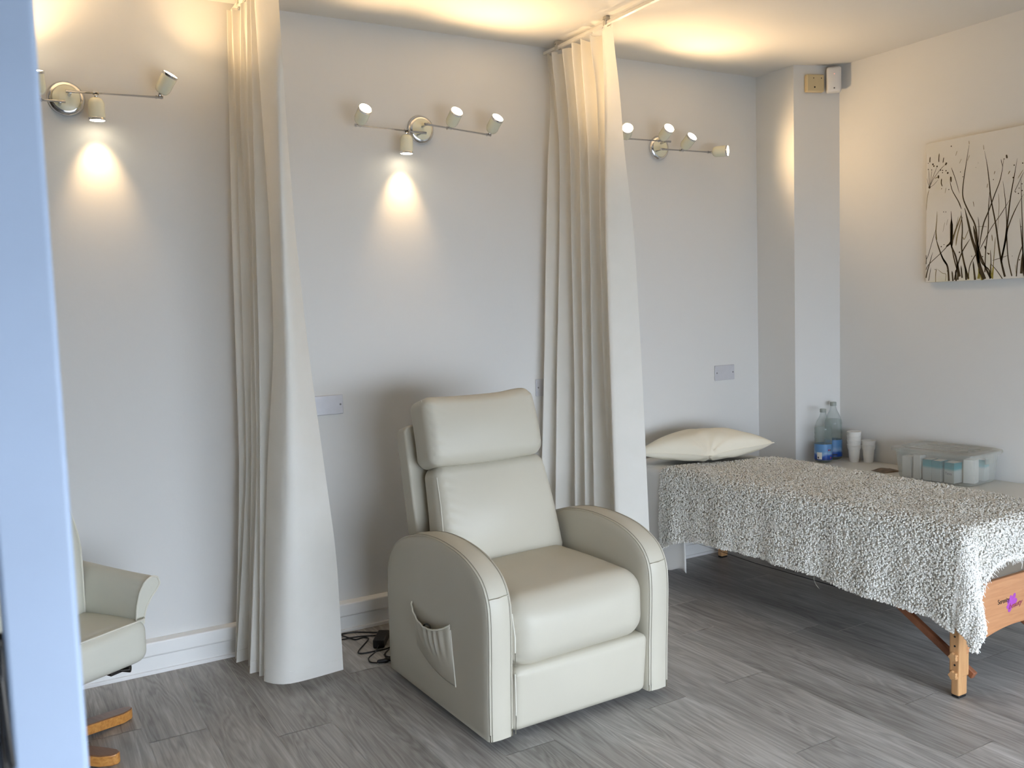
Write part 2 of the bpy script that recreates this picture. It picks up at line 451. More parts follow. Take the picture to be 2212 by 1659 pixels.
# partition on the left, with the door edge right beside the camera and its metal latch plate
bm = bmesh.new(); box(bm, (XL, YD + 0.02, 0.0), (-0.80, YD + 0.12, CEIL)); box(bm, (-0.80, YD + 0.02, 2.06), (-0.745, YD + 0.12, CEIL))
struct(bobj('wall_partition', bm, M['wall'], smooth=False))
dr = empty('door_1', (0, 0, 0)); struct(dr)
boxo('door_edge', (-0.0035, YD, 0.008), (DX1, YD + 0.055, 2.04), M['door_blue'], dr, bevel=0.0025, seg=3)
boxo('door_leaf', (-0.79, YD + 0.008, 0.008), (-0.0050, YD + 0.048, 2.04), M['door_blue'], dr, bevel=0.002)
bm = bmesh.new()
box(bm, (-0.0075, YD + 0.001, 1.186), (-0.0035, YD + 0.012, 1.262))
tube(bm, [(-0.005, YD - 0.003, 1.26), (-0.0052, YD - 0.005, 1.245), (-0.0045, YD - 0.005, 1.225), (-0.0036, YD - 0.003, 1.205)], 0.0016, 6)
bobj('latch_plate', bm, M['steel_dark'], dr, bevel=0.0006)
# skirting: stepped boxing along the back wall, with its sloped ledge
sk = [(YB, 0.0), (3.744, 0.0), (3.744, 0.014), (3.752, 0.016), (3.752, 0.070), (3.746, 0.074), (3.743, 0.078), (3.743, 0.126), (3.746, 0.130), (YB, 0.136)]
bm = bmesh.new(); prism(bm, sk, lambda p: (XL, p[0], p[1]), lambda p: (3.852, p[0], p[1]))
struct(bobj('baseboard_back', bm, M['gloss'], smooth=False, bevel=0.0012))
sk2 = [(0, 0.0), (-0.018, 0.0), (-0.018, 0.09), (-0.012, 0.1), (0, 0.1)]
bm = bmesh.new(); prism(bm, sk2, lambda p: (XR + p[0], YFI, p[1]), lambda p: (XR + p[0], 3.41, p[1]))
struct(bobj('baseboard_right', bm, M['gloss'], smooth=False))
# unseen pavement outside, added to stop sky light coming from below
bm = bmesh.new(); box(bm, (-7, -8, -0.3), (11, YF, -0.03))
struct(bobj('pavement_slab_1', bm, M['pavement'], smooth=False))

# ------------------------------------------------------------------ curtains
# each row: one fold ridge of the cloth, as (height, x, depth) from top to hem
C1 = [
 [(2.662, 0.915, 3.74), (2.214, 0.896, 3.726), (1.754, 0.876, 3.712), (1.289, 0.86, 3.698), (0.82, 0.845, 3.684), (0.443, 0.816, 3.673), (0.025, 0.778, 3.661)],
 [(2.647, 0.919, 3.69), (2.205, 0.908, 3.676), (1.749, 0.89, 3.662), (1.289, 0.877, 3.648), (0.824, 0.861, 3.634), (0.451, 0.822, 3.623), (0.021, 0.772, 3.611)],
 [(2.628, 0.936, 3.62), (2.191, 0.905, 3.608), (1.744, 0.909, 3.596), (1.29, 0.892, 3.584), (0.832, 0.867, 3.571), (0.464, 0.841, 3.562), (0.012, 0.807, 3.55)],
 [(2.607, 0.939, 3.55), (2.178, 0.915, 3.536), (1.737, 0.908, 3.522), (1.291, 0.889, 3.508), (0.841, 0.872, 3.494), (0.481, 0.838, 3.483), (0.025, 0.792, 3.47)],
 [(2.586, 0.938, 3.48), (2.165, 0.922, 3.47), (1.731, 0.906, 3.459), (1.292, 0.892, 3.449), (0.849, 0.868, 3.438), (0.493, 0.845, 3.43), (0.035, 0.814, 3.42)],
 [(2.558, 0.93, 3.39), (2.149, 0.934, 3.385), (1.724, 0.939, 3.38), (1.3, 0.928, 3.375), (0.857, 0.877, 3.369), (0.507, 0.848, 3.365), (0.037, 0.817, 3.36)],
 [(2.539, 0.967, 3.31), (2.136, 0.968, 3.305), (1.717, 0.961, 3.3), (1.292, 0.958, 3.294), (0.86, 0.944, 3.289), (0.512, 0.924, 3.285), (0.032, 0.894, 3.28)],
 [(2.508, 0.963, 3.21), (2.12, 0.974, 3.225), (1.712, 0.991, 3.24), (1.29, 1.022, 3.254), (0.849, 1.065, 3.269), (0.483, 1.102, 3.281), (0.03, 1.111, 3.295)],
]
C2 = [
 [(2.602, 2.418, 3.727), (2.409, 2.437, 3.725), (2.186, 2.407, 3.723), (1.779, 2.38, 3.72), (1.104, 2.339, 3.713), (0.421, 2.293, 3.707)],
 [(2.616, 2.407, 3.677), (2.445, 2.426, 3.675), (2.179, 2.437, 3.671), (1.775, 2.42, 3.666), (1.104, 2.376, 3.658), (0.425, 2.34, 3.649)],
 [(2.623, 2.42, 3.607), (2.42, 2.443, 3.604), (2.168, 2.451, 3.601), (1.769, 2.44, 3.596), (1.104, 2.432, 3.588), (0.427, 2.41, 3.579)],
 [(2.615, 2.421, 3.528), (2.402, 2.439, 3.526), (2.155, 2.453, 3.523), (1.762, 2.443, 3.52), (1.107, 2.434, 3.513), (0.439, 2.42, 3.507)],
 [(2.613, 2.425, 3.458), (2.387, 2.439, 3.456), (2.143, 2.451, 3.453), (1.755, 2.449, 3.45), (1.109, 2.433, 3.443), (0.451, 2.422, 3.437)],
 [(2.611, 2.417, 3.378), (2.411, 2.452, 3.375), (2.129, 2.454, 3.371), (1.748, 2.444, 3.366), (1.113, 2.438, 3.358), (0.462, 2.455, 3.349)],
 [(2.624, 2.438, 3.307), (2.353, 2.441, 3.302), (2.115, 2.433, 3.297), (1.74, 2.422, 3.289), (1.117, 2.423, 3.277), (0.481, 2.421, 3.264)],
 [(2.589, 2.431, 3.218), (2.336, 2.461, 3.214), (2.103, 2.473, 3.211), (1.734, 2.516, 3.206), (1.113, 2.537, 3.198), (0.477, 2.549, 3.189)],
]
def bow(rows, k, dy):
    """push one ridge of the wide front panel toward or away from the room below head height"""
    out = []
    for (z, x, y) in rows[k]:
        w = max(0.0, min(1.0, (z - 0.15) / 0.6)) * max(0.25, min(1.0, (2.5 - z) / 0.5))
        y2 = y + dy * w; out.append((z, x * y2 / y, y2))
    rows[k] = out
bow(C1, 6, -0.075); bow(C1, 7, 0.055); bow(C1, 5, 0.02)
bow(C2, 6, -0.02); bow(C2, 7, 0.035)
def curtain_sheet(name, rows, n_fold, ztop, zbot, parent, pinch, wall_start):
    """n_fold: number of leading ridges that have a hidden return valley after them"""
    NZ = 64; cols = []
    for r in rows:
        z = np.array([a[0] for a in r])[::-1]; x = np.array([a[1] for a in r])[::-1]; y = np.array([a[2] for a in r])[::-1]
        cols.append((z, x, y))
    def ev(c, zz):
        z, x, y = c
        if zz < z[0]:
            t = (zz - z[0]) / (z[1] - z[0]); return x[0] + (x[1] - x[0]) * t, y[0] + (y[1] - y[0]) * t
        if zz > z[-1]: return x[-1], y[-1]
        return float(np.interp(zz, z, x)), float(np.interp(zz, z, y))
    def evs(c, zz):   # smoothed along the height
        s = [ev(c, zz + d) for d in (-0.1, -0.05, 0, 0.05, 0.1)]
        return sum(a[0] for a in s) / 5, sum(a[1] for a in s) / 5
    verts, faces = [], []
    nrow = 0
    for iz in range(NZ + 1):
        t = iz / NZ
        plan = []
        zz = ztop + (zbot - ztop) * t
        P = [evs(c, zz) for c in cols]
        # start against the wall
        plan.append((P[0][0] + 0.035, wall_start))
        for k in range(len(P)):
            x, y = P[k]
            amp = 1.0 if k % 2 else 0.92
            plan.append((x, y))
            if k < n_fold and k + 1 < len(P):
                x2, y2 = P[k + 1]
                yv = y - 0.012
                depth = 0.022 + 0.012 * math.sin(k * 2.1)
                pin = 1 - 0.45 * math.exp(-((ztop - zz) - 0.09) ** 2 / 0.002) * pinch
                xv = x2 * (yv / y2) + depth * pin
                # valley wanders a little down the height
                xv += 0.006 * math.sin(zz * 2.3 + k * 1.7)
                plan.append((x + (xv - x) * 0.55, yv + 0.010 + 0.006 * math.sin(k + zz * 3)))
                plan.append((xv, yv - 0.004))
                plan.append((xv - 0.006, yv - 0.03))
        pl_ = catmull(plan, 6)
        nrow = len(pl_)
        for i, p in enumerate(pl_):
            # hem rises and falls a little, cloth breathes
            wob = 0.004 * math.sin(i * 0.21 + zz * 1.3)
            verts.append((p[0] + wob * 0.6, p[1] + wob * 0.4, zz + (0.006 * math.sin(i * 0.33) if iz in (0,) else 0)))
    for iz in range(NZ):
        for i in range(nrow - 1):
            a = iz * nrow + i
            faces.append((a, a + 1, a + nrow + 1, a + nrow))
    o = mobj(name, verts, faces, M['curtain'], parent)
    # stitched hem line: thin raised cord along the bottom
    bm = bmesh.new()
    iz = NZ - 1
    row = [Vector(verts[iz * nrow + i]) for i in range(nrow)]
    prev = [Vector(verts[(iz - 1) * nrow + i]) for i in range(nrow)]
    row = [r.lerp(q, 0.15) for r, q in zip(row, prev)]
    tube(bm, row[::2], 0.0012, 5, caps=False)
    bobj('hem_stitching', bm, M['curtain'], parent)
    return o
def curtain(name, rows, n_fold, ztop, label, x_rail, ys, wall_start):
    e = empty(name, (0, 0, 0), label=label, cat='curtain', group='curtains on the ceiling rails')
    curtain_sheet('curtain_panel', rows, n_fold, ztop, 0.024, e, 1.0, wall_start)
    for y in ys:
        bm = bmesh.new()
        tube(bm, [(x_rail, y, ztop - 0.005), (x_rail, y, ztop + 0.006), (x_rail + 0.004, y, ztop + 0.012)], 0.0016, 6)
        bobj('curtain_hook', bm, M['rail_white'], e)
    return e
curtain('curtain', C1, 5, 2.625, 'long cream curtain hanging left of the armchair, hem swept out to the right', 0.945, [3.7, 3.62, 3.54, 3.46, 3.38, 3.3, 3.24], 3.742)
curtain('curtain', C2, 6, 2.622, 'long cream pleated curtain hanging behind the armchair, beside the massage table', 2.435, [3.7, 3.62, 3.54, 3.46, 3.38, 3.3, 3.24], 3.742)
def rail(x, y1, label):
    e = empty('curtain_rail', (x, 0, 0), label=label, cat='curtain rail', group='ceiling curtain rails')
    bm = bmesh.new()
    prism(bm, [(-0.009, 2.636), (0.009, 2.636), (0.009, 2.648), (0.004, 2.652), (-0.004, 2.652), (-0.009, 2.648)], lambda p: (p[0], YB - 0.002, p[1]), lambda p: (p[0], y1, p[1]))
    bobj('track', bm, M['rail_white'], e, bevel=0.001)
    for y in (3.66, 3.27, 2.3, 1.3):
        bm = bmesh.new()
        box(bm, (-0.011, y - 0.012, 2.651), (0.011, y + 0.012, CEIL - 0.001))
        box(bm, (-0.013, y - 0.01, 2.632), (-0.0092, y + 0.01, 2.66)); box(bm, (0.0092, y - 0.01, 2.632), (0.013, y + 0.01, 2.66))
        tube(bm, [(-0.02, y, 2.655), (0.024, y, 2.655)], 0.004, 8)
        bobj('ceiling_bracket', bm, M['plastic_grey'], e, bevel=0.001)
rail(0.945, 1.0, 'white ceiling rail carrying the curtain left of the armchair')
rail(2.437, 1.0, 'white ceiling rail carrying the curtain beside the massage table')

# ------------------------------------------------------------------ spotlight bars
LAMPS = []
def spot_bar(label, plate, bars, heads, power):
    e = empty('wall_spotlight_bar', (plate[0], YB, plate[1]), label=label, cat='wall light', group='four-spot light bars on the back wall')
    ox, oz = plate
    bm = bmesh.new()
    lathe(bm, [(0.0, 0.0), (0.062, 0.0), (0.064, 0.006), (0.061, 0.014), (0.052, 0.020), (0.048, 0.021), (0.0475, 0.019)], 40, (0, -1, 0), (0, 0.0, 0), cap0=False, cap1=False)
    bobj('chrome_ring', bm, M['chrome'], e, auto=1.2)
    bm = bmesh.new()
    lathe(bm, [(0.0475, 0.012), (0.0475, 0.020), (0.045, 0.0215), (0.0, 0.0225)], 40, (0, -1, 0), (0, 0, 0), cap0=False, cap1=False)
    bobj('wall_plate', bm, M['cream_paint'], e)
    yb = -0.081
    for (xa, za, xb, zb) in bars:
        bm = bmesh.new()
        tube(bm, [(xa - ox, yb, za - oz), (xb - ox, yb, zb - oz)], 0.0058, 10)
        # stand-off stem at the end that sits over the plate
        sx, sz = (xa, za) if abs(xa - ox) < abs(xb - ox) else (xb, zb)
        sg = 1 if sx < ox else -1
        s = Vector((sx - ox + (0.018 if sx < ox else -0.018) * 0, yb, sz - oz))
        tube(bm, [s + Vector((0.016 * (1 if (xb - sx) + (xa - sx) > 0 else -1), 0, 0)), Vector((s.x + 0.016 * (1 if (xb - sx) + (xa - sx) > 0 else -1), -0.019, s.z))], 0.006, 10)
        bobj('bar', bm, M['chrome'], e, auto=1.0)
    for (bx, bz, ax) in heads:
        a = Vector(ax).normalized()
        b = Vector((bx - ox, yb, bz - oz))
        org = b + a * 0.016
        bm = bmesh.new()
        L = 0.082; R0 = 0.0285
        lathe(bm, [(0.004, 0.0), (0.014, 0.001), (0.021, 0.005), (0.0255, 0.012), (R0, 0.022), (R0 + 0.0005, L - 0.009)], 28, a, org, cap1=False)
        h = bobj('spotlight_head', bm, M['cream_paint'], e, auto=1.2)
        bm = bmesh.new()
        lathe(bm, [(R0 + 0.0005, L - 0.009), (R0 + 0.0012, L - 0.008), (R0 + 0.0012, L), (R0 - 0.002, L + 0.0005), (R0 - 0.003, L - 0.004)], 28, a, org, cap0=False, cap1=False)
        bobj('rim', bm, M['chrome'], h, auto=1.0)
        bm = bmesh.new()
        lathe(bm, [(R0 - 0.0015, L - 0.001), (R0 - 0.003, L + 0.001), (0.016, L + 0.003), (0.0, L + 0.004)], 28, a, org, cap0=True, cap1=False)
        bobj('bulb', bm, M['bulb'], h)
        bm = bmesh.new()
        tube(bm, [b + Vector((-0.010, 0, 0)), b + Vector((0.010, 0, 0))], 0.0085, 12)
        tube(bm, [b, org + a * 0.004], 0.0045, 8)
        lathe(bm, [(0.0, -0.007), (0.005, -0.005), (0.0068, 0), (0.005, 0.005), (0.0, 0.007)], 12, (0, -1, 0), b + a * 0.010, cap0=False, cap1=False)
        bobj('swivel', bm, M['chrome'], h)
        # the light itself
        ld = bpy.data.lights.new('spot_lamp', 'SPOT'); ld.energy = power[0] if a.z > -0.5 else power[1]; ld.color = (1.0, 0.68, 0.35)
        ld.spot_size = math.radians(68 if a.z < -0.5 else 138); ld.spot_blend = 1.0; ld.shadow_soft_size = 0.022
        lo = bpy.data.objects.new('spot_lamp', ld); COL.objects.link(lo)
        p = Vector((ox, YB, oz)) + org + a * (L + (0.010 if a.z < -0.5 else 0.030))
        lo.location = p; la_ = a if a.z > -0.5 else Vector((0, 0.40, -1)).normalized()
        lo.rotation_euler = (-la_).to_track_quat('Z', 'Y').to_euler()
    return e
PW = (13.5, 9.5)
spot_bar('four-spot light bar on the wall left of both curtains, one spot pointing down', (0.312, 2.240),
         [(0.06, 2.208, 0.303, 2.213), (0.306, 2.250, 0.642, 2.257)],
         [(0.09, 2.209, (0.1, -0.3, 0.9)), (0.217, 2.212, (-0.08, -0.28, 0.95)), (0.406, 2.252, (0.0, 0.04, -1.0)), (0.626, 2.257, (0.42, -0.36, 0.80))], PW)
spot_bar('four-spot light bar on the wall above the armchair, between the two curtains', (1.757, 2.230),
         [(1.411, 2.211, 1.748, 2.201), (1.742, 2.240, 2.077, 2.214)],
         [(1.428, 2.2105, (0.05, -0.75, 0.52)), (1.652, 2.204, (-0.02, 0.04, -1.0)), (1.862, 2.2305, (0.04, -0.75, 0.58)), (2.066, 2.215, (0.10, -0.70, 0.62))], PW)
spot_bar('four-spot light bar on the wall above the massage table, right of both curtains', (3.137, 2.234),
         [(2.845, 2.251, 3.155, 2.255), (3.09, 2.213, 3.433, 2.217)],
         [(2.856, 2.251, (-0.38, -0.70, 0.30)), (3.085, 2.2545, (-0.08, -0.78, 0.46)), (3.228, 2.2147, (0.06, -0.72, 0.54)), (3.425, 2.217, (0.55, -0.80, -0.02))], PW)

# ------------------------------------------------------------------ wall plates and sensor
def wall_plate(xc, zc, label, w=0.147, h=0.085):
    e = empty('blank_socket_plate', (xc, YB, zc), label=label, cat='socket plate', group='blank metal socket plates on the back wall')
    boxo('plate', (-w / 2, -0.007, -h / 2), (w / 2, 0.0, h / 2), M['brushed'], e, bevel=0.003, seg=3)
    for s in (-1, 1):
        bm = bmesh.new(); lathe(bm, [(0.0042, 0.0), (0.0042, 0.0015), (0.003, 0.0022), (0, 0.0022)], 12, (0, -1, 0), (s * 0.0605, -0.0068, 0), cap0=False, cap1=False)
        box(bm, (s * 0.0605 - 0.0035, -0.0094, -0.0006), (s * 0.0605 + 0.0035, -0.0088, 0.0006))
        bobj('screw', bm, M['screw'], e)
wall_plate(1.256, 1.015, 'satin blank socket plate beside the left curtain')
wall_plate(2.402, 1.015, 'satin blank socket plate half hidden by the curtain behind the armchair')
wall_plate(3.587, 1.013, 'satin blank socket plate above the massage table pillow')
# beige junction box and white alarm sensor high in the boxed corner
ang = math.atan2(3.416 - 3.503, XR - 3.853)
e = empty('junction_box', (3.962, 3.503 - (3.962 - 3.853) * 0.3346, 2.573), ang, 'cream plastic junction box high on the boxed corner, left of the sensor', 'junction box')
boxo('box_body', (-0.052, -0.030, -0.046), (0.052, -0.001, 0.046), M['beige_box'], e, bevel=0.006, seg=3)
for (x, z, r) in ((-0.012, 0.026, 0.0028), (0.034, 0.026, 0.0028), (-0.006, -0.022, 0.0045)):
    bm = bmesh.new(); lathe(bm, [(r, 0), (r, 0.0012), (0, 0.0012)], 10, (0, -1, 0), (x, -0.0295, z), cap1=False)
    bobj('screw_hole', bm, M['hole'], e)
e = empty('motion_sensor', (4.046, 3.398, 2.588), math.radians(-42), 'white alarm sensor with a small red light, fixed in the ceiling corner', 'sensor')
puff('sensor_body', (0.076, 0.044, 0.134), 0.012, M['grey_white'], e, (14, 8, 18), (0, 0.006, 0))
bm = bmesh.new(); box(bm, (-0.030, 0.020, -0.055), (0.030, 0.040, 0.055)); bobj('mounting_back', bm, M['grey_white'], e, bevel=0.003)
bm = bmesh.new(); lathe(bm, [(0.0022, 0), (0.0022, 0.0012), (0, 0.0015)], 10, (0, -1, 0), (0.0, -0.0268, 0.027), cap1=False); bobj('indicator_light', bm, M['red_led'], e)
bm = bmesh.new(); lathe(bm, [(0.004, 0), (0.004, 0.0015), (0, 0.0015)], 12, (0, -1, 0), (0.0, -0.024, -0.047), cap1=False); bobj('screw_cap', bm, M['ink_grey'], e)

# ------------------------------------------------------------------ riser recliner
RC = empty('recliner_armchair', (1.290, 2.436, 0.0), math.radians(1.6),
           'large stone-coloured leather recliner armchair standing in the middle of the floor', 'armchair')
prof = [(0.0, 0.03), (-0.006, 0.20), (-0.014, 0.34), (-0.016, 0.43), (-0.008, 0.490), (0.018, 0.537), (0.062, 0.572), (0.132, 0.601),
        (0.222, 0.618), (0.33, 0.625), (0.44, 0.618), (0.54, 0.598), (0.63, 0.565), (0.695, 0.524), (0.738, 0.476), (0.760, 0.42), (0.768, 0.34), (0.770, 0.2), (0.770, 0.03)]
sm = [tuple(p) for p in catmull(prof, 5)]
def arm(x0, x1, outer):
    """arm block: side panels with rounded edge strip"""
    bm = bmesh.new()
    r = 0.012
    secs = [(x0, r), (x0 + 0.0035, 0.0055), (x0 + r, 0.0), ((x0 + x1) / 2, -0.003), (x1 - r, 0.0), (x1 - 0.0035, 0.0055), (x1, r)]
    cx, cz = 0.38, 0.30
    n = len(sm); rings = []
    for (x, inset) in secs:
        ring = []
        for i, (y, z) in enumerate(sm):
            a = sm[max(i - 1, 0)]; b = sm[min(i + 1, n - 1)]
            tx, tz = b[0] - a[0], b[1] - a[1]; l = math.hypot(tx, tz) or 1
            nx_, nz_ = tz / l, -tx / l            # inward normal
            ring.append(bm.verts.new((x, y + nx_ * inset, z + nz_ * inset if i not in (0, n - 1) else z)))
        rings.append(ring)
    for a, b in zip(rings[:-1], rings[1:]):
        for i in range(n - 1): bm.faces.new((a[i], a[i + 1], b[i + 1], b[i]))
        bm.faces.new((a[-1], a[0], b[0], b[-1]))
    # side faces: concentric fill so the panel can swell slightly
    for ring, sgn in ((rings[0], -1), (rings[-1], 1)):
        prev = ring
        for s, out in ((0.93, 0.0025), (0.75, 0.005), (0.5, 0.0065), (0.25, 0.007)):
            cur = [bm.verts.new((v.co.x * 0 + (x0 if sgn < 0 else x1) + sgn * out, cx + (v.co.y - cx) * s, cz + (v.co.z - cz) * s if v.co.z > 0.05 else max(0.03, cz + (v.co.z - cz) * s))) for v in ring]
            for i in range(n): 
                k = (i + 1) % n
                bm.faces.new((prev[i], prev[k], cur[k], cur[i]))
            prev = cur
        bm.faces.new(prev)
    o = bobj('armrest', bm, M['leather'], RC, auto=1.2)
    # seams along both edges of the strip, one stitched join across the front
    bm = bmesh.new()
    for xs in (x0 + 0.011, x1 - 0.011):
        pts = []
        for i, (y, z) in enumerate(sm[: n - 1]):
            a = sm[max(i - 1, 0)]; b = sm[min(i + 1, n - 1)]
            l = math.hypot(b[0] - a[0], b[1] - a[1]) or 1
            pts.append((xs, y - (b[1] - a[1]) / l * 0.0004, z + (b[0] - a[0]) / l * 0.0004))
        tube(bm, pts, 0.0010, 5)
    bobj('seam', bm, M['leather_dark'], o)
    bm = bmesh.new()
    for xs in (x0 + 0.005, x1 - 0.005):
        pts = []
        for i, (y, z) in enumerate(sm[: n - 1]):
            a = sm[max(i - 1, 0)]; b = sm[min(i + 1, n - 1)]
            l = math.hypot(b[0] - a[0], b[1] - a[1]) or 1
            pts.append((xs, y + (b[1] - a[1]) / l * 0.0030, z - (b[0] - a[0]) / l * 0.0030))
        tube(bm, pts, 0.0026, 6)
    zz = 0.498
    tube(bm, [(x0 + 0.010, -0.0098, zz - 0.001), ((x0 + x1) / 2, -0.013, zz), (x1 - 0.010, -0.0098, zz + 0.002)], 0.0012, 5)
    bobj('piping', bm, M['leather'], o)
    return o
left_arm = arm(0.0, 0.092, -1)
right_arm = arm(0.658, 0.750, 1)

# seat cushion: flat top running back, big rounded nose
def seat_fn(p, u, v, w):
    x, y, z = p
    # tighter at the lower front, gentle tuck at the bottom of the nose
    if w > 0.0: z += 0.014 * w * (1 - u * u) * max(0, 1 - v * v) ** 2
    # keep the sides square while the nose stays round
    if abs(u) > 0.7 and v > -0.7: x = x
    z += 0.012 * (x / 0.28) * 0.5
    if v < 0: y -= 0.010 * v * v * max(0, 1 - w * w) ** 2 * (1 - u ** 4)
    pk = noise.noise(Vector((x * 2, y * 40, z * 45)))
    edge = max(0.0, -u - 0.86) / 0.14
    if v < 0: x += edge * pk * 0.006
    return (x, y, z)
s = puff('seat_cushion', (0.566, 0.56, 0.246), 0.084, M['leather'], RC, (40, 40, 30), (0, 0.006, 0.004), seat_fn)
s.location = (0.375, 0.262, 0.353)
# footrest flap below it
def foot_fn(p, u, v, w):
    x, y, z = p
    y += (-w) * 0.012
    pk = noise.noise(Vector((x * 60, 3.1, z * 8)))
    near = max(0, 1 - abs(w - 0.85) / 0.2) * max(0, -u - 0.6) / 0.4
    y += near * pk * 0.012
    return (x, y, z)
f = puff('footrest', (0.562, 0.10, 0.222), 0.030, M['leather'], RC, (40, 12, 24), (0, 0.010, 0.0), foot_fn)
f.location = (0.375, 0.046, 0.139)
# piping edge on the left of seat and footrest
bm = bmesh.new()
tube(bm, [(0.0955, -0.004, 0.036), (0.0955, -0.0105, 0.10), (0.0955, -0.012, 0.18), (0.0975, -0.008, 0.235)], 0.0022, 6)
bobj('piping', bm, M['piping'], f).location = -f.location
bm = bmesh.new()
tube(bm, [(0.0970, -0.012, 0.262), (0.0945, -0.018, 0.31), (0.0960, -0.018, 0.36), (0.0945, -0.012, 0.40), (0.0980, 0.0, 0.432)], 0.0025, 6)
bobj('piping', bm, M['piping'], s).location = -s.location

# backrest: rear shell, lower cushion and head cushion, all leaning back
LEAN = math.radians(15.5)
BK = empty('backrest_pivot', (0.375, 0.50, 0.42)); BK.parent = RC
bpy.data.objects.remove(BK)
def lean_pt(x, y, z, base=(0.375, 0.46, 0.42)):
    """local back coordinates (x across, y rearward, z up the back) to chair coordinates"""
    c, s_ = math.cos(LEAN), math.sin(LEAN)
    return (base[0] + x, base[1] + y * c + z * s_, base[2] - y * s_ + z * c)
bm = bmesh.new()
sh = [(-0.286, -0.05), (-0.288, 0.20), (-0.280, 0.45), (-0.275, 0.585), (-0.262, 0.604), (-0.23, 0.610), (0.23, 0.610), (0.262, 0.604), (0.275, 0.585), (0.280, 0.45), (0.288, 0.20), (0.286, -0.05)]
prism(bm, sh, lambda p: lean_pt(p[0] - 0.012, 0.125, p[1]), lambda p: lean_pt(p[0] - 0.012, 0.205, p[1]))
bobj('back_shell', bm, M['leather'], RC, bevel=0.008, seg=3)
def wrinkle(x, z, xe, n0, amp):
    """small gathers running in from the left seam"""
    d = x - xe
    if d < 0: return 0.0
    t = math.exp(-d / 0.035) * min(1, d / 0.006)
    zz = z + 0.45 * d
    return amp * t * (math.sin(zz * 165 + 2.0 * noise.noise(Vector((0.3, n0, z * 14)))) * (0.35 + 0.65 * abs(noise.noise(Vector((1.7, n0, z * 11))))))
def low_fn(p, u, v, w):
    x, y, z = p
    z0 = z + 0.205                              # 0 at the bottom .. .41
    k = z0 / 0.41
    wdt = 1.035 - 0.125 * k                     # wider at the bottom
    x = x * wdt - 0.010
    y = y - 0.030 * math.sin(PI * min(1, max(0, k * 0.9))) * (1 - 0.5 * u * u)
    if v < 0:
        y += wrinkle(x, z, -0.262 + 0.03 * k, 2.0, 0.0050)
        y += wrinkle(-x, z, -0.262 + 0.03 * k, 5.0, 0.0025)
    # sagging top edge
    if w > 0.5: z -= 0.010 * (1 - abs(u)) ** 1.0 * (w - 0.5) * 2
    return lean_pt(x, y + 0.050, z0 + 0.02)
lowc = puff('lower_back_cushion', (0.535, 0.135, 0.41), 0.045, M['leather'], RC, (56, 16, 64), (0.0, 0.020, 0.004), low_fn)
def head_fn(p, u, v, w):
    x, y, z = p
    z0 = z + 0.132
    k = z0 / 0.264
    x *= 1.0 - 0.02 * k
    # rolled pillow: fuller in the middle, top edge dips in the centre, right end higher
    y -= 0.012 * math.sin(PI * k)
    if v < 0: y += wrinkle(x, z, -0.238, 9.0, 0.0048) + wrinkle(-x, z, -0.240, 4.0, 0.003)
    if w > 0: z0 += w * (-0.008 * math.cos(u * PI * 0.5) + 0.007 * math.exp(-((u - 0.75) / 0.22) ** 2))
    if w < 0: z0 += -w * (-0.008 * math.cos(u * PI * 0.5))
    return lean_pt(x - 0.026, y + 0.030, z0 + 0.424)
headc = puff('head_cushion', (0.500, 0.165, 0.264), 0.042, M['leather'], RC, (56, 20, 48), (0.004, 0.014, 0.004), head_fn)
for par, xx, zs in ((headc, -0.262, [0.46 + i * 0.024 for i in range(10)]), (lowc, -0.262, [0.02 + i * 0.033 for i in range(12)])):
    bm = bmesh.new()
    pts = []
    for i, z in enumerate(zs):
        if par is headc: xe = -0.264; ye = -0.016
        else:
            xe = -0.263 * (1.035 - 0.125 * (z / 0.41)) - 0.008; ye = -0.004 - 0.012 * math.sin(z / 0.41 * PI * .8)
        pts.append(lean_pt(xe, ye - 0.012 * math.sin(PI * i / (len(zs) - 1)), z))
    tube(bm, pts, 0.0016, 6)
    bobj('piping', bm, M['piping'], par)
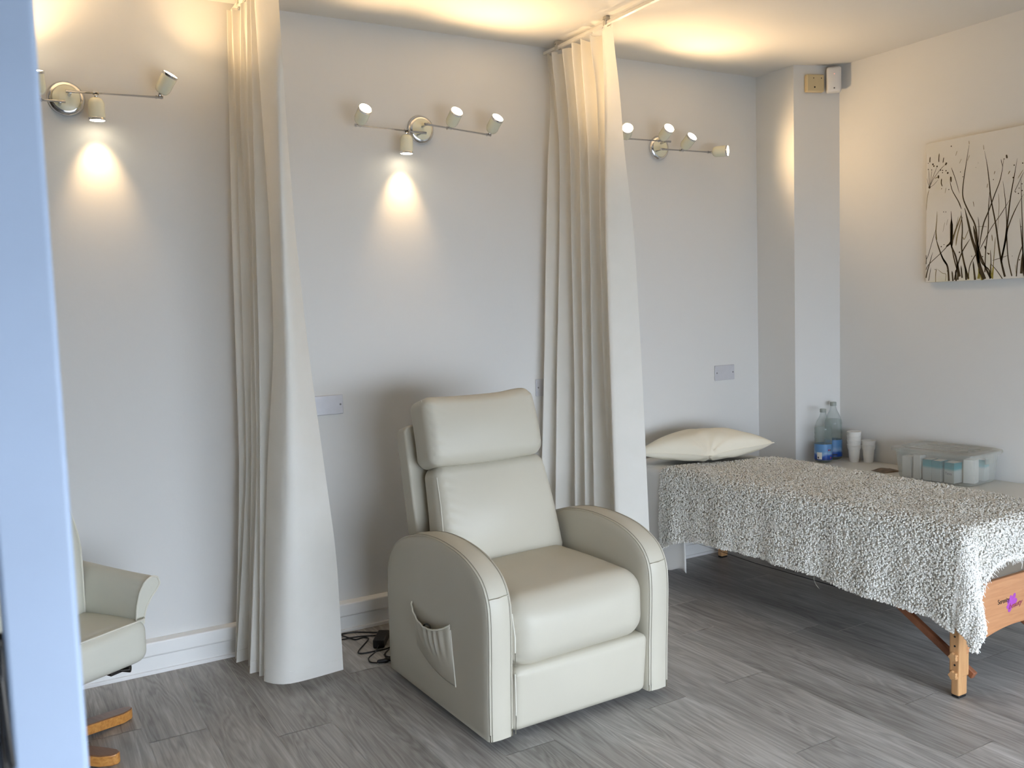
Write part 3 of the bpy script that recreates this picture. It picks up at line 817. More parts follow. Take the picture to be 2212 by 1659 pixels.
# side pocket with gathered front on the left arm
PY0, PY1 = 0.215, 0.525           # front .. back (depth in chair coords)
def pocket():
    NU, NV = 70, 26; verts, faces = [], []
    for j in range(NV + 1):
        v = j / NV
        for i in range(NU + 1):
            u = i / NU                                   # 0 = rear, 1 = front
            ytop = PY1 + (PY0 + 0.015 - PY1) * u
            ztop = 0.362 - 0.10 * math.sin(PI * min(1, u * 1.02)) ** 0.75 * (1 - 0.25 * u) + 0.0 * u
            ztop = 0.356 - 0.046 * math.sin(PI * u) ** 0.8 - 0.004 * u
            ybot = PY1 - 0.03 + (PY0 - 0.010 - PY1 + 0.03) * u
            zbot = 0.200 - 0.055 * u - 0.02 * math.sin(PI * u)
            y = ytop + (ybot - ytop) * v; z = ztop + (zbot - ztop) * v
            bulge = 0.026 * math.sin(PI * u) ** 0.6 * (1 - v) ** 1.2 + 0.007 * math.sin(PI * u) ** 0.5 * math.sin(PI * min(1, v))
            g = math.sin(u * PI) ** 0.5 * math.exp(-((v - 0.22) / 0.22) ** 2) * 0.0042 * math.sin(u * 46 + 1.5 * math.sin(u * 9))
            verts.append((-0.0078 - bulge - g, y, z))
    for j in range(NV):
        for i in range(NU):
            a = j * (NU + 1) + i; faces.append((a, a + 1, a + NU + 2, a + NU + 1))
    o = mobj('side_pocket', verts, faces, M['leather'], RC)
    sm_ = o.modifiers.new('t', 'SOLIDIFY'); sm_.thickness = 0.0016; sm_.offset = 1
    bm = bmesh.new()
    top = [verts[i] for i in range(NU + 1)]
    tube(bm, top[::2], 0.0030, 6)
    tube(bm, [verts[j * (NU + 1) + NU] for j in range(NV + 1)][::2], 0.0022, 6)
    bobj('piping', bm, M['piping'], o)
    bm = bmesh.new()
    tube(bm, catmull([(-0.018, 0.425, 0.24), (-0.02, 0.415, 0.292), (-0.021, 0.39, 0.313), (-0.02, 0.36, 0.312), (-0.019, 0.335, 0.285), (-0.018, 0.33, 0.24)], 5), 0.0032, 7)
    bobj('handset_cord', bm, M['black'], RC)
pocket()
bm = bmesh.new(); box(bm, (0.06, 0.09, 0.012), (0.69, 0.70, 0.07))
for (x, y) in ((0.09, 0.12), (0.66, 0.12), (0.09, 0.66), (0.66, 0.66)): box(bm, (x - 0.03, y - 0.03, 0.0), (x + 0.03, y + 0.03, 0.02))
bobj('base_frame', bm, M['black'], RC, bevel=0.003)

# ------------------------------------------------------------------ power adapter and its cords
e = empty('power_adapter', (1.365, 3.535, 0.0), 0, 'black power adapter with tangled cords on the floor behind the armchair', 'power adapter')
bm = bmesh.new(); box(bm, (-0.024, -0.062, 0.002), (0.024, 0.062, 0.036))
o = bobj('adapter_body', bm, M['black'], e, bevel=0.004, seg=3); o.rotation_euler = (0, 0, math.radians(-33))
def W(p): return (p[0] - 1.365, p[1] - 3.535, p[2])
def cord(pts, r=0.003):
    bm = bmesh.new(); tube(bm, [W(p) for p in catmull(pts, 6)], r, 7); return bobj('cord', bm, M['black'], e)
z = 0.0034
cord([(1.10, 3.80 - 0.06, z), (1.23, 3.735, z), (1.27, 3.66, z), (1.285, 3.63, z), (1.325, 3.635, z), (1.33, 3.60, z), (1.25, 3.50, z), (1.245, 3.465, z), (1.30, 3.455, z), (1.36, 3.455, z), (1.41, 3.48, z)])
cord([(1.40, 3.585, 0.018), (1.415, 3.62, 0.012), (1.385, 3.665, z), (1.30, 3.725, z), (1.22, 3.72, z), (1.15, 3.67, z)], 0.0032)
cord([(1.15, 3.67, z), (1.22, 3.665, z), (1.30, 3.66, z), (1.39, 3.62, z), (1.425, 3.60, z)], 0.0028)
cord([(1.33, 3.48, 0.015), (1.305, 3.45, z), (1.255, 3.40, z), (1.245, 3.355, z), (1.262, 3.325, 0.006)], 0.0026)
cord([(1.335, 3.31, 0.008), (1.38, 3.31, z), (1.42, 3.32, z)], 0.0026)
cord([(1.36, 3.44, z), (1.325, 3.40, z), (1.33, 3.36, z), (1.40, 3.36, z)], 0.003)
bm = bmesh.new()
lathe(bm, [(0.004, 0), (0.0075, 0.006), (0.008, 0.03), (0.010, 0.034), (0.010, 0.042), (0.0075, 0.046), (0.0075, 0.066), (0.004, 0.075)], 12, (1, -0.15, 0), W((1.262, 3.325, 0.0105)))
bobj('plug_connector', bm, M['black'], e)

# ------------------------------------------------------------------ cream chair at far left, mostly behind the jamb
# local frame: +X forward, +Y sitter's left; origin under the front left seat corner
CH = empty('swivel_armchair', (0.372, 3.115, 0.0), math.atan2(-0.86, 0.5), 'cream leather swivel armchair with wooden star base, partly hidden by the door jamb', 'armchair')
def cs_fn(p, u, v, w):
    x, y, z = p
    if w > 0: z += 0.010 * (1 - v * v) * (1 - u * u)
    if u > 0.3: z -= 0.03 * (u - 0.3) * (1 if w < 0 else 0.2)
    z += 0.035 * u * 0.5
    return (x, y, z)
o = puff('seat', (0.52, 0.595, 0.135), 0.045, M['cream_leather'], CH, (24, 24, 12), (0.006, 0.0, 0.004), cs_fn); o.location = (-0.262, -0.262, 0.345)
bm = bmesh.new()
tube(bm, catmull([(-0.012, -0.54, 0.412), (0.0, -0.4, 0.42), (0.002, -0.2, 0.424), (-0.002, -0.04, 0.424), (-0.010, 0.015, 0.422), (-0.05, 0.03, 0.42), (-0.2, 0.03, 0.412)], 5), 0.0035, 6)
bobj('piping', bm, M['piping'], o).location = -o.location
def arm_lo(side):
    # side panel rising from the seat and flaring outward into a scrolled top
    sec = [(0.0, 0.36), (0.002, 0.42), (0.004, 0.47), (0.012, 0.51), (0.030, 0.542), (0.060, 0.556), (0.088, 0.546), (0.096, 0.522), (0.080, 0.500), (0.058, 0.478), (0.040, 0.44), (0.034, 0.40), (0.034, 0.36)]
    sec = catmull(sec, 3)
    NX = 26; verts, faces = [], []
    for i in range(NX + 1):
        t = i / NX                                  # 0 back .. 1 front
        x = -0.50 + t * 0.470
        up = 0.028 * (1 - t); flare = 0.62 + 0.28 * t ** 2
        for k, (y, zz) in enumerate(sec):
            top = max(0, (zz - 0.42) / 0.13)
            xx = x + (0.022 * t ** 3) * top
            pin = 0.0028 * math.sin(k * 1.9) * math.exp(-((t - 0.93) / 0.08) ** 2) * top
            verts.append((xx, side * (y * flare + pin) + (0 if side > 0 else -0.545), zz + up * top))
    m_ = len(sec)
    for i in range(NX):
        for k in range(m_):
            a, b = i * m_ + k, i * m_ + (k + 1) % m_
            faces.append((a, b, b + m_, a + m_))
    faces.append(tuple(range(m_))); faces.append(tuple(NX * m_ + k for k in range(m_)))
    o = mobj('armrest', verts, faces, M['cream_leather'], CH)
    o.data.set_sharp_from_angle(angle=1.0)
    bm = bmesh.new(); tube(bm, [(Vector(verts[NX * m_ + k]) + Vector((0.001, 0, 0))) for k in range(m_ - 3)], 0.0034, 6)
    bobj('piping', bm, M['piping'], o)
arm_lo(1); arm_lo(-1)
def cb_fn(p, u, v, w):
    x, y, z = p
    z0 = z + 0.34; k = z0 / 0.68
    # outline: waist near the arm, wide shoulders, narrow crown
    prof_w = np.interp(k, [0, 0.15, 0.30, 0.42, 0.6, 0.8, 1.0], [0.97, 0.98, 1.0, 1.02, 0.97, 0.86, 0.60])
    y *= prof_w
    x += 0.02 * math.sin(PI * k * 1.3)
    x += 0.015 * (abs(u) ** 2) * 0
    return (-0.335 + x - z0 * 0.14, -0.262 + y, 0.385 + z0 * 0.96)
o = puff('backrest', (0.12, 0.545, 0.68), 0.04, M['cream_leather'], CH, (10, 26, 40), (0.018, 0, 0), cb_fn)
bm = bmesh.new()
pts = []
for i in range(14):
    k = i / 13; wv = float(np.interp(k, [0, 0.15, 0.30, 0.42, 0.6, 0.8, 1.0], [0.97, 0.98, 1.0, 1.02, 0.97, 0.86, 0.60]))
    z0 = k * 0.66
    pts.append((-0.335 + 0.045 + 0.02 * math.sin(PI * k * 1.3) - z0 * 0.14, -0.262 + 0.266 * wv, 0.39 + z0 * 0.96))
tube(bm, pts, 0.0036, 6); bobj('piping', bm, M['piping'], o)
bm = bmesh.new(); box(bm, (-0.14, -0.09, 0.258), (-0.05, -0.025, 0.285)); tube(bm, [(-0.12, -0.10, 0.268), (-0.03, -0.03, 0.268)], 0.014, 8)
bobj('tilt_bracket', bm, M['steel_dark'], CH, bevel=0.003)
cxl, cyl = -0.262, -0.27
bm = bmesh.new(); lathe(bm, [(0.03, 0.05), (0.03, 0.28), (0.10, 0.285), (0.10, 0.295)], 20, (0, 0, 1), (cxl, cyl, 0)); bobj('pedestal', bm, M['steel_dark'], CH)
inv = Matrix.Rotation(-math.atan2(-0.86, 0.5), 4, 'Z')
def star_leg(tip_w):
    c_w = Vector((0.0, 3.205, 0)); d = inv @ (Vector(tip_w) - Vector((0.372, 3.115, 0)))
    c = Vector((cxl, cyl, 0)); dr_ = (d - c); L = dr_.length; dr_.normalize(); s_ = Vector((-dr_.y, dr_.x, 0))
    bm = bmesh.new()
    outl = [(0.0, -0.032), (L - 0.05, -0.030), (L - 0.015, -0.022), (L, -0.008), (L, 0.008), (L - 0.015, 0.022), (L - 0.05, 0.030), (0.0, 0.032)]
    lo = [bm.verts.new(c + dr_ * a + s_ * b + Vector((0, 0, 0.0 + 0.035 * max(0, 1 - a / (L * 0.7))))) for a, b in outl]
    hi = [bm.verts.new(c + dr_ * a + s_ * b + Vector((0, 0, 0.036 + 0.035 * max(0, 1 - a / (L * 0.7))))) for a, b in outl]
    n = len(outl)
    for i in range(n): bm.faces.new((lo[i], lo[(i + 1) % n], hi[(i + 1) % n], hi[i])).material_index = 0
    bm.faces.new(lo); bm.faces.new(hi).material_index = 1
    bobj('leg', bm, [M['oak'], M['oak_top']], CH, bevel=0.004, seg=3)
cc = Matrix.Rotation(math.atan2(-0.86, 0.5), 4, 'Z') @ Vector((cxl, cyl, 0)) + Vector((0.372, 3.115, 0))
for tip in ((0.350, 3.385, 0), (0.270, 3.040, 0), (cc.x - 0.02, cc.y + 0.36, 0), (cc.x - 0.34, cc.y + 0.10, 0), (cc.x - 0.2, cc.y - 0.28, 0)):
    star_leg(tip)

# ------------------------------------------------------------------ massage table
BX0, BX1, BY0, BY1 = 2.862, 3.455, 1.845, 3.70
MT = empty('massage_table', (BX0, BY0, 0), 0, 'folding wooden massage table standing along the right wall under a white throw', 'massage table')
def B(x, y, z): return (x - BX0, y - BY0, z)
puff('padded_top', (BX1 - BX0, BY1 - BY0, 0.065), 0.022, M['pad'], MT, (20, 40, 8), (0, 0, 0.003)).location = ((BX1 - BX0) / 2, (BY1 - BY0) / 2, 0.553)
bm = bmesh.new()
for (a, b) in (((BX0 + 0.012, BY0 + 0.02, 0.455), (BX0 + 0.032, BY1 - 0.02, 0.521)), ((BX1 - 0.032, BY0 + 0.02, 0.455), (BX1 - 0.012, BY1 - 0.02, 0.521)),
               ((BX0 + 0.012, BY0 + 0.024, 0.385), (BX1 - 0.012, BY0 + 0.04, 0.521)), ((BX0 + 0.012, BY1 - 0.04, 0.455), (BX1 - 0.012, BY1 - 0.02, 0.521))):
    box(bm, B(*a), B(*b))
bobj('rail_frame', bm, M['pad'], MT, bevel=0.002)
def endpanel(y, flip):
    bm = bmesh.new()
    xa, xb = BX0 + 0.012, BX1 - 0.012; w = xb - xa
    pts = [(xa, 0.384), (xa + 0.04, 0.387), (xb - 0.04, 0.387), (xb, 0.384)]
    for i in range(25):
        t = i / 24; pts.append((xb - w * t, 0.150 + 0.055 * math.sin(PI * t) ** 0.7))
    prism(bm, pts, lambda p: B(p[0], y, p[1]), lambda p: B(p[0], y + 0.018, p[1]))
    return bobj('end_panel', bm, M['beech'], MT, bevel=0.003)
ep = endpanel(BY0 + 0.004, 1); endpanel(BY1 - 0.05, 1)
def leg(x, y, hole_side):
    bm = bmesh.new()
    box(bm, B(x - 0.028, y - 0.018, 0.075), B(x + 0.028, y + 0.022, 0.46))
    o = bobj('leg', bm, M['beech_leg'], MT, bevel=0.005, seg=3)
    bm = bmesh.new(); box(bm, B(x - 0.0262, y - 0.016, 0.008), B(x + 0.022, y + 0.016, 0.30)); bobj('leg_extension', bm, M['beech_leg'], o, bevel=0.006, seg=3)
    bm = bmesh.new(); box(bm, B(x - 0.024, y - 0.014, 0.0), B(x + 0.018, y + 0.014, 0.009)); bobj('foot_pad', bm, M['black'], o, bevel=0.002)
    for zz in (0.118, 0.186, 0.22, 0.253, 0.286):
        bm = bmesh.new(); lathe(bm, [(0.0038, 0), (0.0038, 0.0008), (0, 0.0008)], 10, (-1, 0, 0), B(x - 0.0279, y, zz), cap1=False)
        bobj('adjustment_hole', bm, M['hole'], o)
    for zz in (0.148, 0.083):
        bm = bmesh.new()
        seg = 40; r0 = 0.0155
        ring0, ring1, ring2 = [], [], []
        for k in range(seg):
            a = 2 * PI * k / seg; r = r0 * (1 + 0.14 * math.cos(5 * a))
            ring0.append(bm.verts.new(B(x - 0.0282, y + r * 0.8 * math.cos(a), zz + r * 0.8 * math.sin(a))))
            ring1.append(bm.verts.new(B(x - 0.034, y + r * math.cos(a), zz + r * math.sin(a))))
            ring2.append(bm.verts.new(B(x - 0.043, y + r * 0.88 * math.cos(a), zz + r * 0.88 * math.sin(a))))
        for k in range(seg):
            j = (k + 1) % seg
            bm.faces.new((ring0[k], ring0[j], ring1[j], ring1[k])); bm.faces.new((ring1[k], ring1[j], ring2[j], ring2[k]))
        bm.faces.new(ring0); bm.faces.new(ring2)
        bobj('clamp_knob', bm, M['beech_leg'], o)
    return o
leg(2.862, 1.868, -1); leg(BX1 - 0.03, 1.868, 1); leg(2.885, 3.655, -1); leg(BX1 - 0.012, 3.655, 1)
def brace(pts, w=0.020):
    bm = bmesh.new()
    a, b = Vector(pts[0]), Vector(pts[1]); d = (b - a).normalized(); u = Vector((1, 0, 0)); n_ = d.cross(u).normalized()
    vs = []
    for p in (a, b):
        for su, sn in ((-1, -1), (1, -1), (1, 1), (-1, 1)): vs.append(bm.verts.new(p + u * su * 0.010 + n_ * sn * w))
    for f_ in ((0, 1, 2, 3), (7, 6, 5, 4), (0, 4, 5, 1), (1, 5, 6, 2), (2, 6, 7, 3), (3, 7, 4, 0)): bm.faces.new([vs[i] for i in f_])
    return bobj('brace', bm, M['brace_wood'], MT, bevel=0.003)
for x in (2.905, BX1 - 0.05):
    brace((B(x, 1.840, 0.072), B(x, 2.17, 0.262)), 0.0135); brace((B(x + 0.021, 2.10, 0.225), B(x + 0.021, 2.44, 0.45)), 0.0135)
    brace((B(x, 3.64, 0.13), B(x, 3.33, 0.29)), 0.0135); brace((B(x + 0.021, 3.38, 0.262), B(x + 0.021, 3.08, 0.45)), 0.0135)
bm = bmesh.new()
for x in (2.93, BX1 - 0.06):
    tube(bm, [B(x, 3.64, 0.245), B(x, 2.9, 0.225), B(x, 2.1, 0.235)], 0.0017, 6)
bobj('tension_cable', bm, M['black'], MT)
# logo print on the end panel
yl = BY0 + 0.004 - 0.0006
mt = Matrix.Translation(B(3.053, yl, 0.2955)) @ Matrix.Rotation(math.radians(90), 4, 'X') @ Matrix.Rotation(math.radians(0.0), 4, 'Z')
text_obj('lettering', 'Serenity', 0.0255, M['ink_black'], ep, mt @ Matrix.Diagonal((0.84, 1.0, 1, 1)), 0.0004)
mt = Matrix.Translation(B(3.118, yl - 0.0003, 0.266)) @ Matrix.Rotation(math.radians(90), 4, 'X') @ Matrix.Rotation(math.radians(4), 4, 'Z')
text_obj('lettering', 'beauty', 0.028, M['ink_pink'], ep, mt @ Matrix.Diagonal((1.1, 1.0, 1, 1)), 0.0004, shear=0.5)
bm = bmesh.new()
def petal(cx, cz, ang, L, w, m=0):
    pts = []
    for i in range(20):
        t = 2 * PI * i / 20; a = L / 2 * (1 - math.cos(t)); b = w * math.sin(t) * (1 - 0.2 * math.cos(t))
        pts.append((cx + a * math.cos(ang) - b * math.sin(ang), cz + a * math.sin(ang) + b * math.cos(ang)))
    dy = 0.0001 * m
    prism(bm, pts, lambda p: B(p[0], yl + 0.0003 - dy, p[1]), lambda p: B(p[0], yl + 0.0010, p[1]))
for i, a in enumerate((20, 62, 105, 150, 196, 232)):
    petal(3.140, 0.283, math.radians(a), 0.034 if a != 62 else 0.042, 0.009, i % 3)
bobj('flower_emblem', bm, M['ink_purple'], ep, smooth=False)

# ------------------------------------------------------------------ bed linen: sheet at the head end
ZT = 0.592
def drape(p, R):
    """run of cloth over a rounded edge: distance past the edge -> (outward, down)"""
    if p <= 0: return 0.0, 0.0
    if p < R * PI / 2: return R * math.sin(p / R), R * (1 - math.cos(p / R))
    return R, R + p - R * PI / 2
def sheet():
    verts, faces = [], []
    NX, NY = 90, 30; R = 0.03
    x0, x1 = 2.865, 3.45
    for j in range(NY + 1):
        y = 3.280 + (3.725 - 3.280) * j / NY
        ext = 0.500 - 0.012 * math.sin(j * 0.6) - (0.03 if j == 0 else 0) * 0
        hang_l = ext + 0.004
        tot = hang_l + (x1 - x0) + 0.35
        for i in range(NX + 1):
            s_ = -hang_l + tot * i / NX
            if s_ < 0:
                o_, d_ = drape(-s_, R); x = x0 - o_ ; z = ZT - d_
                k = min(1, -s_ / 0.45)
                x -= 0.007 * k * math.sin(y * 26 + 0.4)
                yy = y + 0.010 * k * math.sin(y * 13)
            elif s_ > x1 - x0:
                o_, d_ = drape(s_ - (x1 - x0), R); x = x1 + o_; z = ZT - d_; yy = y
            else:
                x = x0 + s_; z = ZT + 0.001 * math.sin(x * 50) * math.sin(y * 40); yy = y
            verts.append((x, yy, z + 0.002))
    for j in range(NY):
        for i in range(NX):
            a = j * (NX + 1) + i; faces.append((a, a + 1, a + NX + 2, a + NX + 1))
    o = mobj('table_sheet', verts, faces, M['sheet'])
    s2 = o.modifiers.new('t', 'SOLIDIFY'); s2.thickness = 0.002; s2.offset = 1
    tagit(o, 'plain white sheet hanging over the head end of the massage table', 'sheet')
sheet()

# ------------------------------------------------------------------ boucle throw
def throw():
    R = 0.035; X0, X1 = 2.848 + 0.0, 3.455; YE = 1.835   # edges where the cloth turns down
    zt = ZT + 0.010
    YH = 3.425
    def hem_left(q):
        # how far the left side hangs, along the table (q = distance from the foot edge)
        y = YE + q
        return float(np.interp(y, [1.80, 1.87, 1.95, 2.08, 2.3, 2.6, 2.9, 3.2, 3.32, 3.42], [0.36, 0.350, 0.325, 0.322, 0.318, 0.300, 0.298, 0.315, 0.345, 0.40]))
    def hem_foot(p):
        x = X0 + p
        return float(np.interp(x, [2.84, 2.87, 2.91, 2.96, 3.1, 3.3, 3.45], [0.36, 0.26, 0.185, 0.145, 0.128, 0.125, 0.13]))
    def pos(p, q):
        """p across from the left edge (negative hangs), q along from the foot edge (negative hangs)"""
        pw = X1 - X0
        out = np.zeros(3)
        px = max(0.0, -p + R * 0.6) if p < R * 0.6 else 0.0
        qy = max(0.0, -q + R * 0.6) if q < R * 0.6 else 0.0
        x = X0 + max(p, R * 0.6); y = YE + max(q, R * 0.6)
        if px > 0 or qy > 0:
            h = math.hypot(px, qy); ox, oz = drape(h, R)
            cx_, cy_ = px / h, qy / h
            both = 2 * cx_ * cy_ if (px > 0 and qy > 0) else 0
            flare = both * 0.30 * max(0, h - R)
            x -= cx_ * (ox + flare * 0.35); y -= cy_ * (ox + flare * 0.8)
            z = zt - oz + flare * 0.3
            k = min(1, max(0, h - R) / 0.25)
            x -= cx_ * k * (0.006 * math.sin(q * 17 + 1.0) + 0.004 * math.sin(q * 39) + 0.018)
            y -= cy_ * k * (0.010 * math.sin(p * 24) + 0.006)
        else:
            z = zt
        if p > pw:
            ox, oz = drape(p - pw, R); x = X1 + ox; z = min(z, zt - oz)
        else:
            z += 0.005 * noise.noise(Vector((p * 5, q * 5, 0.5))) + 0.003 * noise.noise(Vector((p * 14, q * 14, 2.5)))
        # head edge slopes from near-left to far-right
        return (x, y, z)
    def inside(p, q):
        # the corner of the cloth hangs lowest
        if p < 0 and q < 0:
            return (-p) < 0.34 and (-q) < 0.30 and math.hypot(p, q) < 0.425 and (-q) < 0.36 - 0.15 * (-p)
        if p < 0: return -p < hem_left(q) + 0.006 * math.sin(q * 90)
        if q < 0: return -q < hem_foot(p) + 0.008 * math.sin(p * 80)
        return True
    def qmax(p):   # head end boundary
        return YH - YE - 0.13 * max(0, p) / 0.55
    verts, faces, tone = [], [], []
    # ground cloth
    PN, QN = 96, 170
    ps = np.linspace(-0.42, (X1 - X0) + 0.22, PN + 1)
    grid = {}
    for i, p in enumerate(ps):
        qm = qmax(p)
        for j in range(QN + 1):
            q = -0.36 + (qm + 0.36) * j / QN
            # clamp the points to the hem so the edge is clean
            pp, qq = p, q
            grid[i, j] = len(verts)
            if not inside(pp, qq):
                for _ in range(14):
                    pp *= 0.97 if pp < 0 else 1; qq *= 0.97 if qq < 0 else 1
                    if inside(pp, qq): break
                else: grid[i, j] = None
            if grid[i, j] is None: continue
            x, y, z = pos(pp, qq); verts.append((x, y, z)); tone.append(0.12 + 0.3 * random.random())
    for i in range(PN):
        for j in range(QN):
            q4 = [grid[i, j], grid[i + 1, j], grid[i + 1, j + 1], grid[i, j + 1]]
            if None in q4: continue
            faces.append(tuple(q4))
    # tufts
    oct_v = np.array([(1, 0, 0), (-1, 0, 0), (0, 1, 0), (0, -1, 0), (0, 0, 1), (0, 0, -1)], float)
    oct_f = [(0, 2, 4), (2, 1, 4), (1, 3, 4), (3, 0, 4), (2, 0, 5), (1, 2, 5), (3, 1, 5), (0, 3, 5)]
    V2, F2, T2 = [], [], []
    base = len(verts); cnt = 0
    def tuft(c, nrm, down, big=1.0):
        nonlocal cnt
        nrm = Vector(nrm); d = Vector(down)
        j_ = Vector((random.gauss(0, 1), random.gauss(0, 1), random.gauss(0, 1))) * 0.7
        ax = (d + j_ + nrm * 0.4).normalized()
        s_ = ax.cross(nrm + j_ * 0.3)
        if s_.length < 1e-4: s_ = ax.orthogonal()
        s_.normalize(); u_ = s_.cross(ax)
        la = random.uniform(0.0046, 0.0068) * big; lb = random.uniform(0.0040, 0.0056) * big; lc = random.uniform(0.0026, 0.0042) * big
        m_ = np.array([list(ax * la), list(s_ * lb), list(u_ * lc)])
        cc_ = np.array(c) + np.array(nrm) * random.uniform(0.001, 0.007)
        V2.append(oct_v @ m_ + cc_)
        b0 = base + cnt * 6
        F2.extend([(b0 + a, b0 + b, b0 + c2) for a, b, c2 in oct_f])
        t = min(1, max(0.2, random.gauss(0.78, 0.15))); T2.extend([t] * 6)
        cnt += 1
    def sample(n, p0, p1, q0, q1):
        k = 0
        while k < n:
            p = random.uniform(p0, p1); q = random.uniform(q0, q1)
            if q > qmax(p): k += 1; continue
            if not inside(p, q): k += 1; continue
            c = pos(p, q); a = pos(p + 0.004, q); b = pos(p, q + 0.004)
            n_ = (Vector(a) - Vector(c)).cross(Vector(b) - Vector(c))
            if n_.length < 1e-12: k += 1; continue
            n_.normalize()
            dn = Vector((0, 0, -1)) if n_.z < 0.6 else Vector((random.gauss(0, 1), random.gauss(0, 1), 0))
            tuft(c, n_, dn); k += 1
    W_ = X1 - X0
    sample(21000, -0.42, 0.0, 0.0, 1.6)
    sample(27000, 0.0, W_, 0.0, 1.6)
    sample(4600, 0.0, W_, -0.30, 0.0)
    sample(5600, -0.36, 0.0, -0.36, 0.0)
    sample(1500, W_, W_ + 0.2, 0.0, 1.6)
    # denser edge tufts along hems
    for k in range(1500):
        q = random.uniform(0, 1.59); p = -hem_left(q) + random.uniform(-0.006, 0.012)
        tuft(pos(p, q), (-1, 0, 0), (0, 0, -1), 1.05)
    for k in range(500):
        p = random.uniform(0, W_); q = -hem_foot(p) + random.uniform(-0.006, 0.01)
        tuft(pos(p, q), (0, -1, 0), (0, 0, -1), 1.05)
    verts = [np.array(v) for v in verts]
    # fringe strands (thin curls)
    fv, ff, ft = [], [], []
    def strand(p0, d0, L, r=0.0009):
        b0 = base + cnt * 6 + len(fv); p = Vector(p0); d = Vector(d0).normalized(); n_s = 7
        cv = Vector((random.gauss(0, 1), random.gauss(0, 1), random.gauss(0, .4))) * 0.35
        for i in range(n_s):
            x_, y_, _ = frame_from(d)
            for k in range(4):
                a = k * PI / 2; fv.append(np.array(p + x_ * r * math.cos(a) + y_ * r * math.sin(a))); ft.append(0.95)
            p = p + d * (L / n_s); d = (d + cv * 0.5 + Vector((0, 0, -0.25))).normalized()
        for i in range(n_s - 1):
            for k in range(4):
                a = b0 + i * 4 + k; b = b0 + i * 4 + (k + 1) % 4; ff.append((a, b, b + 4, a + 4))
    for k in range(230):                                  # foot edge fringe
        p = random.uniform(-0.02, W_); q = -hem_foot(p)
        c = pos(p, q); strand(c, (random.gauss(0, .3), -0.5, -0.8), random.uniform(0.012, 0.06 if random.random() < 0.15 else 0.03))
    for k in range(150):                                  # corner fringe
        t = random.uniform(0.1, 1); q = -0.28 * t; p = -0.05 - 0.28 * random.random()
        while not inside(p, q): p *= 0.95; q *= 0.95
        strand(pos(p, q), (0.3 + random.gauss(0, .3), -0.8, -0.6), random.uniform(0.012, 0.035))
    for k in range(160):                                  # head edge fringe on the hanging side
        p = random.uniform(-0.40, 0.02); c = pos(p, qmax(p) + random.uniform(-0.01, 0.0))
        strand(c, (-0.3, 0.8, -0.3 + random.gauss(0, .3)), random.uniform(0.01, 0.032))
    for k in range(300):
        p = random.uniform(-0.40, 0.02); tuft(pos(p, qmax(p) + random.uniform(-0.004, 0.012)), (-0.6, 0.6, 0), (0, 0.3, -1), 0.9)
    # strands were indexed before the last tufts: rebuild their offset
    shift = 300 * 6
    ff = [tuple(i + shift for i in f_) for f_ in ff]
    ev = len(verts) + len(V2) * 6 + len(fv)
    # one long stray thread under the hem
    allv = np.concatenate([np.array(verts)] + V2 + [np.array(fv)])
    allt = np.array(list(tone) + T2 + ft, dtype=np.float32)
    allf = faces + F2 + ff
    me = bpy.data.meshes.new('throw_blanket'); me.from_pydata(allv.tolist(), [], allf)
    me.materials.append(M['boucle'])
    at = me.attributes.new('tone', 'FLOAT', 'POINT'); at.data.foreach_set('value', allt)
    me.polygons.foreach_set('use_smooth', [True] * len(me.polygons)); me.update()
    o = bpy.data.objects.new('throw_blanket', me); COL.objects.link(o)
    tagit(o, 'shaggy off-white boucle throw with fringed ends spread over the massage table', 'blanket')
    bm = bmesh.new()
    p0 = Vector(pos(-0.31, 0.63))
    tube(bm, catmull([p0 + Vector((-0.004, 0, 0.01)), p0 + Vector((-0.008, 0.004, -0.015)), p0 + Vector((-0.008, -0.006, -0.035)), p0 + Vector((-0.006, -0.022, -0.05))], 4), 0.0009, 5)
    bobj('loose_thread', bm, M['boucle'], o)
throw()

